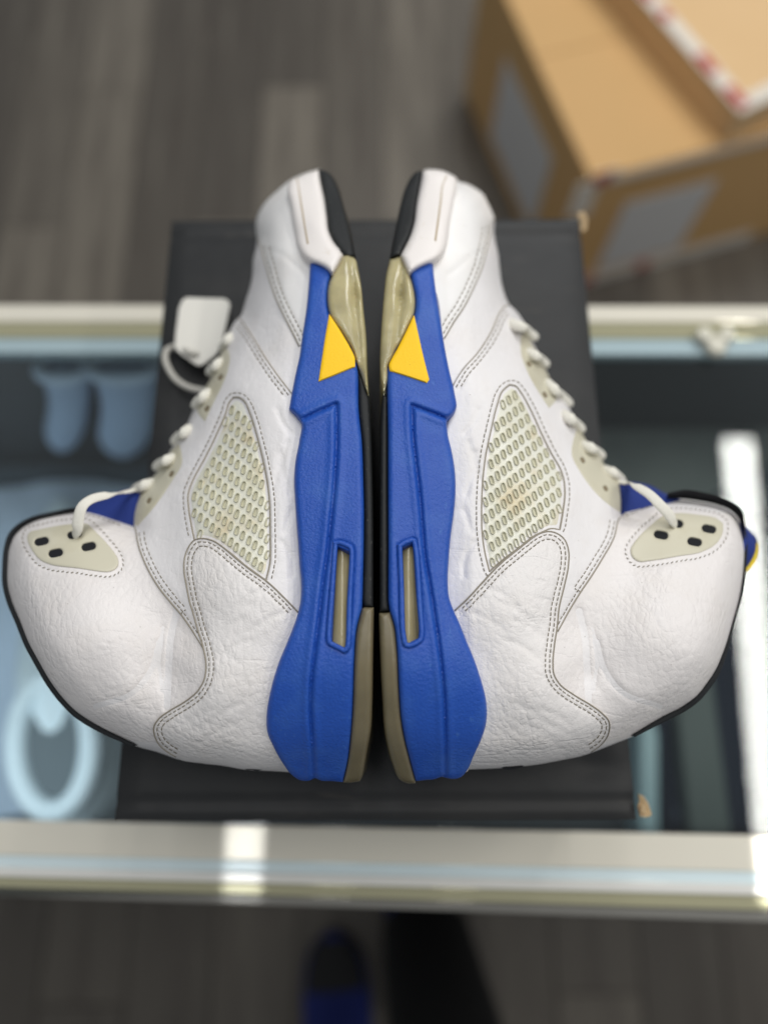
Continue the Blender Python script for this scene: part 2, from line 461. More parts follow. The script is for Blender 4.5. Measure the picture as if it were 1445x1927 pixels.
case = empty("display_case", (0.03, 0.12, FZ)); tag(case, "glass counter display case with cream metal rails, under the black shoe box", "display case")
CL = (0.03, 0.12, FZ)
def cpart(o):
    o.parent = case; o.location = o.location - Vector(CL); return o
yN = P(722, 1553, GZ)[1]; yF = P(722, 662, GZ)[1]
yNo = P(722, 1705, GZ)[1]; yFo = P(722, 573, GZ)[1]
X0, X1 = -0.72, 0.78
cpart(box("glass_top", (X0, X1, yNo + 0.006, yFo - 0.006, GZ - 0.006, GZ), M_glass, None, 0.0))
RT = GZ + 0.004
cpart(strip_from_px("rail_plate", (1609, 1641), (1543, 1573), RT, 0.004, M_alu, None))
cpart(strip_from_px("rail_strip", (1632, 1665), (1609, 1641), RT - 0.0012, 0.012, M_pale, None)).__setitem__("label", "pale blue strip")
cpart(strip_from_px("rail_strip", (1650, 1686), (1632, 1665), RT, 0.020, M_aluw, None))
cpart(strip_from_px("rail_strip", (1670, 1714), (1650, 1686), RT - 0.002, 0.024, M_olive, None)).__setitem__("label", "olive strip")
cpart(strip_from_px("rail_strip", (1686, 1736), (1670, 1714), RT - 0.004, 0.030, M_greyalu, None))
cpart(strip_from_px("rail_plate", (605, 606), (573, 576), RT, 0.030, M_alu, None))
cpart(strip_from_px("rail_strip", (635, 637), (605, 606), RT - 0.0015, 0.020, M_olive, None)).__setitem__("label", "olive strip")
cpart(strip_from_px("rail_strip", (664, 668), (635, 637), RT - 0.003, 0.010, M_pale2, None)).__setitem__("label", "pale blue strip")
# latch on the far rail
lt = PV(1343, 640, RT)
bm = bmesh.new()
for (dx, dy, r, h) in ((-0.009, 0.003, 0.007, 0.006), (0.009, 0.003, 0.007, 0.006), (0, -0.006, 0.009, 0.005)):
    g = bmesh.ops.create_cone(bm, cap_ends=True, segments=20, radius1=r, radius2=r * 0.8, depth=h)
    for v in g["verts"]: v.co += Vector((dx, dy, h / 2))
o = from_bm("latch", bm, M("cream_latch", lin(214, 211, 196), 0.7).m, None, loc=lt); sharp(o, 40); cpart(o)
DK = -0.46
M_case_in = M("slate_case_deck", lin(84, 94, 104), 0.5).m
M_case_base = M("dark_grey_case_base", lin(52, 52, 54), 0.6).m
cpart(box("deck", (X0 + .012, X1 - .012, yNo + 0.022, yFo - 0.022, DK - 0.02, DK), M_case_in, None, 0.001))
cpart(box("base", (X0 + .004, X1 - .004, yNo + 0.012, yFo - 0.012, FZ + 0.002, DK - 0.021), M_case_base, None, 0.003))
cpart(box("front_pane", (X0 + .02, X1 - .02, yNo + 0.013, yNo + 0.019, DK, GZ - 0.03), M_glass, None, 0.0))
cpart(box("back_panel", (X0 + .02, X1 - .02, yFo - 0.021, yFo - 0.013, DK, GZ - 0.03), M_case_base, None, 0.0))
for xs in (X0, X1 - 0.018):
    for ys in (yNo + 0.003, yFo - 0.021):
        cpart(box("corner_post", (xs, xs + 0.018, ys, ys + 0.018, FZ + 0.002, GZ - 0.031), M_alu, None, 0.001))
    cpart(box("side_pane", (xs + .006, xs + .012, yNo + 0.022, yFo - 0.022, DK, GZ - 0.008), M_glass, None, 0.0))
# a shelf bar crossing the right half on the slant
a, b = PV(1450, 745, -0.40), PV(1235, 985, -0.40)
cpart(tube("shelf_bar", [a + (a - b) * .25, a, b, b + (b - a) * .15], 0.013, M("grey_shelf_bar", lin(88, 96, 98), 0.4).m, None, None, flat=0.5, seg=12))

# ------------------------------------------------------------------ things inside the case
def loft_sneaker(name, loc, rz, L, Wd, Hh, m_up, m_sole, m_in, label, cat="sneaker", group=None, toe_mat=None, laces=None):
    """a low sneaker standing on its sole, toe along +y"""
    root = empty(name, loc, rz); tag(root, label, cat, group)
    ts = np.linspace(0, 1, 29)
    def hw(t): return Wd / 2 * (0.72 + 0.28 * math.sin(math.pi * min(1, max(0, (t - 0.15) / 0.85)) ** 1.0)) * min(1, math.sqrt(max(0, 1 - (max(0, t - 0.80) / 0.20) ** 2)) + 0.0) * min(1, math.sqrt(max(0, 1 - (max(0, 0.14 - t) / 0.14) ** 2)))
    def hh(t):
        if t < 0.42: return Hh
        if t < 0.62: return Hh + (0.60 * Hh - Hh) * (t - 0.42) / 0.20
        return 0.60 * Hh + (0.36 * Hh - 0.60 * Hh) * ((t - 0.62) / 0.38)
    def ring_loft(nm, mat, f, z0, seg=18):
        V = []; Fc = []
        for t in ts:
            w_, h_ = f(t)
            for k2 in range(seg + 1):
                a_ = math.pi * k2 / seg
                V.append((w_ * math.cos(a_), (t - 0.5) * L, z0 + h_ * math.sin(a_) ** 0.6))
        n_ = seg + 1
        for i_ in range(len(ts) - 1):
            for k2 in range(seg): Fc.append([i_ * n_ + k2, i_ * n_ + k2 + 1, (i_ + 1) * n_ + k2 + 1, (i_ + 1) * n_ + k2])
            Fc.append([i_ * n_ + seg, i_ * n_, (i_ + 1) * n_, (i_ + 1) * n_ + seg])
        return mesh(nm, V, Fc, mat, root, None)
    ring_loft("sole", m_sole, lambda t: (max(0.0005, hw(t) * 1.05), 0.030), 0.0)
    up = ring_loft("upper", m_up, lambda t: (max(0.0004, hw(t) * 0.97), hh(t) - 0.02), 0.02)
    # foot opening: padded collar over a dark inside
    cv = []
    for k2 in range(33):
        a_ = 2 * math.pi * k2 / 32; cv.append((0.030 * math.cos(a_) * Wd / 0.10, -0.5 * L + 0.24 * L + 0.17 * L * math.sin(a_), Hh * (0.985 - 0.05 * math.sin(a_))))
    tube("collar", cv, 0.011, m_up, root, None, seg=8, caps=False)
    q_ = [(0, -0.26 * L, Hh * 1.01)] + cv[:-1]
    mesh("lining", q_, [[0, i_ + 1, (i_ + 1) % 32 + 1] for i_ in range(32)], m_in, root, None)
    if toe_mat:
        tv = [t for t in np.linspace(0.70, 0.955, 12)]
        V = []; Fc = []
        for t in tv:
            for k2 in range(19):
                a_ = math.pi * (0.15 + 0.70 * k2 / 18); V.append((max(.0004, hw(t) * .985) * math.cos(a_), (t - 0.5) * L + 0.001, 0.021 + (hh(t) - 0.02) * math.sin(a_) ** 0.6 + 0.0015))
        for i_ in range(len(tv) - 1):
            for k2 in range(18): Fc.append([i_ * 19 + k2, i_ * 19 + k2 + 1, (i_ + 1) * 19 + k2 + 1, (i_ + 1) * 19 + k2])
        mesh("toe_cap", V, Fc, toe_mat, root, None)
    for i_ in range(5):
        t = 0.50 + i_ * 0.045; z_ = hh(t) + 0.004
        tube("lace", [(s_ * 0.024 * Wd / .1, (t - 0.5) * L, z_ - 0.004 * abs(s_) - 0.002) for s_ in (-1, -.5, 0, .5, 1)], 0.004, laces or m_sole, root, None, flat=0.5, seg=6)
    return root
M_pb = M("sock_reflection_blue", lin(158, 178, 204), 0.7).m
M_pb2 = M("cuff_reflection_blue", lin(168, 186, 208), 0.6).m
M_pw = M("ice_white_leather", lin(206, 220, 228), 0.45).m
M_gin = M("grey_lining", lin(96, 106, 112), 0.9).m
def reflection_sock(px0, px1, py0, py1, label):
    """a made-up flat sock shape on the back panel, in place of a pale reflection"""
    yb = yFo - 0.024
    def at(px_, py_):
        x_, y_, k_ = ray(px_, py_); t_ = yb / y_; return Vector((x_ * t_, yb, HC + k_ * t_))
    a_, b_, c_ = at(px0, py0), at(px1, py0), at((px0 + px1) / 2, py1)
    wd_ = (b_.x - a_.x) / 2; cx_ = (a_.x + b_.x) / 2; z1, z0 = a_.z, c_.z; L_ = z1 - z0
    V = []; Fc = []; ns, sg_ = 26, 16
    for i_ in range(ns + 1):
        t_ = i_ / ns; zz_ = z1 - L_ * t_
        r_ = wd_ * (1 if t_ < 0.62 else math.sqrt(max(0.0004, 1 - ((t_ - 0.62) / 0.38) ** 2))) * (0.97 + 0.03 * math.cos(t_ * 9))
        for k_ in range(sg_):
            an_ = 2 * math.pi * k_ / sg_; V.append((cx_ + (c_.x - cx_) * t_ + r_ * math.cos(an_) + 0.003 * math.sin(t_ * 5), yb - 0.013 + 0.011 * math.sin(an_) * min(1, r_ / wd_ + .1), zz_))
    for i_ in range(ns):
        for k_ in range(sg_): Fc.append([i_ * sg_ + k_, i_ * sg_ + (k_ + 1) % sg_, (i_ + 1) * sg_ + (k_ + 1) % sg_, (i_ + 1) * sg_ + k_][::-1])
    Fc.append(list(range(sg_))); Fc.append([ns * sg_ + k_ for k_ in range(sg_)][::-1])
    rt = empty("reflection_sock", (cx_, yb - 0.013, z0)); tag(rt, label, "sock", "pale blue sock shapes made up for reflections")
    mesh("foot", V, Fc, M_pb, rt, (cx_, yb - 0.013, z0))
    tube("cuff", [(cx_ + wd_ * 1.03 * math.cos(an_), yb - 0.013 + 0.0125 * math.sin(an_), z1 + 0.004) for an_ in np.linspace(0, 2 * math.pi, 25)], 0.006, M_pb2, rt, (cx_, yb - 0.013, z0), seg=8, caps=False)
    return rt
reflection_sock(82, 172, 672, 826, "made-up pale blue sock shape for a reflection in the glass case, the one nearer the photo's left edge")  # sock shapes added where pale reflections lie in the glass
reflection_sock(178, 300, 672, 838, "made-up pale blue sock shape for a reflection in the glass case, the one beside the shoe box")
cw = PV(128, 1225, DK + 0.08)
loft_sneaker("low_sneaker", (cw.x, cw.y, DK + 0.012), 0.24, 0.36, 0.115, 0.13, M_pw, M_pw, M_gin, "ice white low sneaker inside the glass case, below the left high-top's ankle", laces=M_pw)
l_ = bpy.data.lights.new('case_led_strip', 'AREA'); l_.shape = 'RECTANGLE'; l_.size = 0.50; l_.size_y = 0.012; l_.color = (0.84, 0.93, 1.0); l_.energy = 0.6
o = bpy.data.objects.new('case_led_strip', l_); C.objects.link(o); o.location = (-0.44, yN + 0.004, GZ - 0.016); o.rotation_euler = (R(28), 0, 0)
tw = PV(60, 1180, DK)  # crumpled sheet added to lighten the left of the deck
V = []; Fc = []; nu, nv = 30, 40
for k_ in (0, 1):
    for i_ in range(nu):
        for j_ in range(nv):
            u_, v_ = i_ / (nu - 1) - .5, j_ / (nv - 1) - .5
            z_ = 0.006 + 0.0035 * math.sin(11 * u_ + 5 * v_) + 0.003 * math.sin(17 * v_ - 7 * u_ + 1) + 0.002 * math.sin(31 * u_ + 23 * v_)
            V.append((u_ * 0.30 + 0.006 * math.sin(8 * v_), v_ * 0.38 + 0.006 * math.sin(9 * u_), max(0.0012, z_) - 0.0006 * k_))
for k_ in (0, 1):
    for i_ in range(nu - 1):
        for j_ in range(nv - 1):
            b_ = k_ * nu * nv; q_ = [b_ + i_ * nv + j_, b_ + (i_ + 1) * nv + j_, b_ + (i_ + 1) * nv + j_ + 1, b_ + i_ * nv + j_ + 1]; Fc.append(q_ if k_ == 0 else q_[::-1])
o = mesh("lightening_sheet", V, Fc, M("pale_deck_lightener", lin(186, 202, 222), 0.8).m, None, None); o.location = (tw.x - 0.02, min(tw.y, yFo - 0.24), DK + 0.0005)
tag(o, "crumpled pale blue tissue sheet under the white sneaker inside the glass case", "tissue paper")
# right half: made-up carton, cloth and blocks in place of dark mottled reflections
gb = empty("reflection_carton", (0, 0, 0)); 
g0 = PV(1210, 830, DK + 0.10); gb.location = (g0.x, g0.y, DK + 0.001); gb.rotation_euler = (0, 0, 0.5)
tag(gb, "made-up dark grey carton for a reflection in the glass case, right of the black shoe box", "carton")
M_dg = M("dark_grey_card", lin(110, 116, 114), 0.55); M_dg.tint(M_dg.ramp(M_dg.noise(9, 3), .4, .7, 0, .8), lin(78, 84, 84)); M_dg = M_dg.m
box("carton_body", (-.135, .135, -.085, .085, 0, 0.085), M_dg, gb, 0.002); box("carton_lid", (-.139, .139, -.089, .089, 0.0855, 0.112), M_dg, gb, 0.003)
nm_ = M("navy_reflection_cloth", lin(26, 34, 52), 0.9); nm_.tint(nm_.ramp(nm_.noise(26, 4, 0.6), 0.60, 0.72, 0, .8), lin(120, 128, 146)); nm_ = nm_.m
c0 = PV(1375, 1270, DK + 0.03)  # cloth added where mottled reflections lie in the glass
V = []; Fc = []; nu, nv = 26, 36
for top in (1, 0):
    for i_ in range(nu):
        for j_ in range(nv):
            u_, v_ = i_ / (nu - 1) - .5, j_ / (nv - 1) - .5
            ed = min(1, min(.5 - abs(u_), .5 - abs(v_)) / 0.09); zz = (0.012 + 0.03 * math.sqrt(max(0, 1 - (1 - ed) ** 2)) + 0.006 * math.sin(9 * u_ + 6 * v_) + 0.004 * math.sin(21 * v_ - 8 * u_)) if top else 0.001
            V.append((u_ * 0.24, v_ * 0.36, zz))
for top in (1, 0):
    s_ = 0 if top else nu * nv
    for i_ in range(nu - 1):
        for j_ in range(nv - 1):
            q_ = [s_ + i_ * nv + j_, s_ + (i_ + 1) * nv + j_, s_ + (i_ + 1) * nv + j_ + 1, s_ + i_ * nv + j_ + 1]; Fc.append(q_ if top else q_[::-1])
rim = [i_ * nv for i_ in range(nu)] + [(nu - 1) * nv + j_ for j_ in range(1, nv)] + [i_ * nv + nv - 1 for i_ in range(nu - 2, -1, -1)] + [j_ for j_ in range(nv - 2, 0, -1)]
for i_ in range(len(rim)):
    a_, b_ = rim[i_], rim[(i_ + 1) % len(rim)]; Fc.append([b_, a_, a_ + nu * nv, b_ + nu * nv])
o = mesh("reflection_cloth", V, Fc, nm_, None, None); o.location = (c0.x, c0.y, DK + 0.001); o.rotation_euler = (0, 0, 0.12)
tag(o, "made-up navy cloth with pale flecks for mottled reflections in the glass case at right", "reflection stand-in")
c0 = PV(1298, 1450, DK + 0.03)  # narrow block added in place of a grey reflection
gs = box("reflection_block", (-0.021, 0.021, -0.12, 0.12, 0, 0.066), M("grey_green_card", lin(86, 96, 94), 0.5).m, None, 0.004); gs.location = (c0.x, c0.y + .02, DK + 0.001)
tag(gs, "made-up narrow grey block for a reflection in the glass case, beside the navy cloth", "display block")
c0 = PV(1213, 1440, DK + 0.03)  # slim block added in place of a pale reflection
gs = box("reflection_slim_block", (-0.010, 0.010, -0.10, 0.10, 0, 0.05), M("pale_reflection_blue", lin(176, 204, 212), 0.3).m, None, 0.004); gs.location = (c0.x, c0.y + .02, DK + 0.001); gs.rotation_euler = (0, 0, -0.1)
tag(gs, "made-up slim pale blue block for a reflection in the glass case, right beside the shoe box's near end", "display riser")

# ------------------------------------------------------------------ the black shoe box (lid top is z = 0)
bk = M("black_shoe_box_card", lin(41, 42, 43), 0.50, 0, 0.30)
bk.tint(bk.ramp(bk.noise(9, 4, 0.6, stretch=(1, 2.2, 1)), 0.45, 0.75, 0, 0.6), lin(56, 55, 53))
bk.tint(bk.ramp(bk.noise(60, 5, 0.7, stretch=(0.3, 3, 1)), 0.62, 0.78, 0, 0.45), lin(98, 92, 84))
bk.tint(bk.ramp(bk.noise(210, 4, 0.7), 0.70, 0.78, 0, 0.4), lin(120, 112, 100))
bk.bump(bk.noise(600, 3, stretch=(0.25, 2, 1)), 0.15, 0.0004); bk.bump(bk.noise(14, 3), 0.45, 0.005); M_box = bk.m
tn = M("torn_cardboard", lin(205, 178, 138), 0.9); tn.bump(tn.noise(300, 4), 0.8, 0.001); M_torn = tn.m
cs = [P(322, 412, 0), P(1091, 408, 0), P(1199, 1543, 0), P(213, 1545, 0)]     # far left, far right, near right, near left
bxl = (float((cs[0][0] + cs[1][0] + cs[2][0] + cs[3][0]) / 4), float((cs[0][1] + cs[2][1]) / 2), GZ + 0.001)
sb = empty("shoe_box", bxl); tag(sb, "black cardboard shoe box with worn torn corners, under the pair of high-tops", "shoe box")
def lid_mesh():
    nx, ny = 40, 150; V = []; Fc = []
    for j_ in range(ny + 1):
        for i_ in range(nx + 1):
            u_, v_ = i_ / nx, j_ / ny
            p_ = (np.array(cs[3]) * (1 - u_) + np.array(cs[2]) * u_) * (1 - v_) + (np.array(cs[0]) * (1 - u_) + np.array(cs[1]) * u_) * v_
            ed = min(u_, 1 - u_, v_, 1 - v_)
            z_ = -0.0022 * (1 - min(1, ed / 0.02)) ** 2 - 0.0012 * math.sin(math.pi * u_) * math.sin(math.pi * v_)
            z_ -= 0.0025 * math.exp(-((u_ - 0.93) / 0.05) ** 2 - ((v_ - 0.07) / 0.02) ** 2)      # dent near the right front corner
            z_ -= 0.0016 * math.exp(-((v_ - 0.024) / 0.007) ** 2)                               # pressed edge along the near end
            z_ -= 0.0015 * math.exp(-((v_ - 0.965) / 0.006) ** 2)                               # scored fold at the far end
            V.append((p_[0], p_[1], z_))
    for j_ in range(ny):
        for i_ in range(nx):
            a_ = j_ * (nx + 1) + i_; Fc.append([a_, a_ + 1, a_ + nx + 2, a_ + nx + 1])
    rim = [i_ for i_ in range(nx + 1)] + [j_ * (nx + 1) + nx for j_ in range(1, ny + 1)] + [ny * (nx + 1) + i_ for i_ in range(nx - 1, -1, -1)] + [j_ * (nx + 1) for j_ in range(ny - 1, 0, -1)]
    m_ = len(V)
    for a_ in rim: V.append((V[a_][0], V[a_][1], -0.042))
    for i_ in range(len(rim)):
        k2 = (i_ + 1) % len(rim); Fc.append([rim[k2], rim[i_], m_ + i_, m_ + k2])
    return V, Fc
V, Fc = lid_mesh()
sharp(mesh("lid", V, Fc, M_box, sb, bxl), 50)
V = []
ins = [np.array(c_) + (np.array([bxl[0], bxl[1], 0]) - np.array(c_)) * 0.014 for c_ in cs]
for z_ in (GZ + 0.0015, -0.006):
    for c_ in ins: V.append((c_[0], c_[1], z_))
mesh("box_body", V, [[0, 1, 2, 3], [7, 6, 5, 4], [0, 4, 5, 1], [1, 5, 6, 2], [2, 6, 7, 3], [3, 7, 4, 0]], M_box, sb, bxl, smooth=False)
def torn(pxs, z0, th):
    pts = np.array(pxs, float); V = []; Fc = []
    n_ = len(pts)
    for k2, dz in enumerate((0, -th)):
        for i_, p_ in enumerate(pts): V.append(P(p_[0], p_[1], z0 + dz + 0.0015 * math.sin(i_ * 2.3 + k2)))
    Fc = [list(range(n_))[::-1], list(range(n_, 2 * n_))] + [[i_, (i_ + 1) % n_, n_ + (i_ + 1) % n_, n_ + i_] for i_ in range(n_)]
    return mesh("torn_corner", V, Fc, M_torn, sb, bxl, smooth=False)
torn([(1200, 1494), (1210, 1498), (1219, 1512), (1226, 1534), (1216, 1538), (1204, 1536), (1199, 1518), (1203, 1508)], -0.001, 0.004)
torn([(1208, 1512), (1216, 1516), (1214, 1530), (1205, 1528)], 0.002, 0.002)
torn([(1086, 402), (1098, 398), (1104, 412), (1102, 432), (1095, 436), (1093, 416)], -0.001, 0.004)

# ------------------------------------------------------------------ the swing tag beside the left shoe
tg = M("white_tag_card", lin(226, 223, 214), 0.6).m
tz = 0.012
TL = tuple(P(380, 620, 0).tolist())
tag_root = empty("swing_tag", TL); tag(tag_root, "blank white swing tag with a pale string, lying on the shoe box at left", "price tag")
tp = [(344, 564), (352, 560), (422, 562), (430, 566), (433, 574), (422, 626), (413, 657), (406, 668), (386, 684), (378, 688), (370, 687), (342, 667), (332, 658), (329, 648), (331, 625), (337, 580)]
hole = [(370.6 + 4 * math.cos(a_), 668 + 4 * math.sin(a_)) for a_ in np.linspace(0, 2 * math.pi, 12, endpoint=False)]
tp = np.concatenate([np.linspace(tp[i_], tp[(i_ + 1) % len(tp)], max(2, int(np.hypot(tp[(i_ + 1) % len(tp)][0] - tp[i_][0], tp[(i_ + 1) % len(tp)][1] - tp[i_][1]) / 6) + 1))[:-1] for i_ in range(len(tp))])
patch("tag_card", tp, lambda q: tz + 0.004 * np.sin((q[:, 1] - 560) / 130 * 2.2) * 1.0, tg, tag_root, TL, step=7, holes=[hole], roll=(0.0004, 3), bottom=('skirt', 0.0007), smooth_poly=False)
sp = spline(np.array([(371, 668), (352, 660), (330, 652), (314, 658), (311, 672), (317, 692), (334, 716), (356, 729), (378, 734), (400, 736), (425, 738)], float), 4)
zz = np.interp(np.arange(len(sp)), [0, 4, 12, len(sp) - 1], [tz + .004, tz + .007, 0.006, 0.012])
tube("string", P(sp[:, 0], sp[:, 1], zz), 0.0019, M("pale_tag_string", lin(196, 193, 184), 0.6).m, tag_root, TL, flat=0.8, seg=8)

# ------------------------------------------------------------------ the two high-top sneakers
# heights in millimetres over the lid, in the left shoe's photograph positions (the right shoe is its mirror)
H_UP = TPS([(600, 340, 78), (545, 350, 76), (500, 390, 68), (482, 440, 62), (560, 430, 88), (520, 470, 84), (590, 520, 97), (500, 560, 80), (575, 640, 99), (530, 640, 92),
            (475, 600, 72), (440, 620, 60), (560, 760, 98), (500, 760, 95), (445, 720, 82), (405, 700, 63), (560, 900, 95), (510, 880, 94), (440, 860, 88), (380, 850, 75), (330, 840, 60),
            (565, 1050, 92), (520, 1000, 93), (440, 1000, 91), (370, 960, 84), (300, 950, 66), (265, 925, 57), (565, 1160, 90), (500, 1150, 92), (420, 1120, 91), (345, 1060, 83),
            (280, 1030, 71), (230, 1000, 65), (160, 985, 63), (80, 990, 62), (30, 1030, 62), (60, 1060, 70), (150, 1060, 76), (240, 1110, 78), (150, 1150, 85), (60, 1150, 74), (25, 1110, 66),
            (120, 1230, 82), (210, 1200, 85), (280, 1200, 79), (330, 1180, 78), (318, 1270, 75), (360, 1250, 83), (440, 1220, 89), (530, 1230, 87), (160, 1320, 71), (240, 1300, 78),
            (250, 1370, 67), (320, 1350, 74), (400, 1320, 84), (480, 1330, 82), (340, 1410, 66), (430, 1410, 70), (520, 1420, 68), (540, 1340, 80)])
H_MID = TPS([(600, 330, 80), (640, 350, 80), (570, 340, 79), (590, 420, 93), (650, 430, 93), (560, 440, 90), (600, 520, 101), (660, 500, 100), (585, 620, 103), (680, 620, 103), (560, 760, 103),
             (690, 760, 104), (580, 900, 102), (690, 900, 104), (570, 1050, 99), (695, 1050, 103), (570, 1160, 98), (700, 1160, 101), (530, 1260, 94), (600, 1260, 97), (695, 1260, 98),
             (510, 1340, 86), (590, 1340, 89), (690, 1340, 90), (525, 1410, 75), (600, 1410, 78), (680, 1410, 78), (560, 1465, 60), (610, 1468, 61), (670, 1470, 60)])

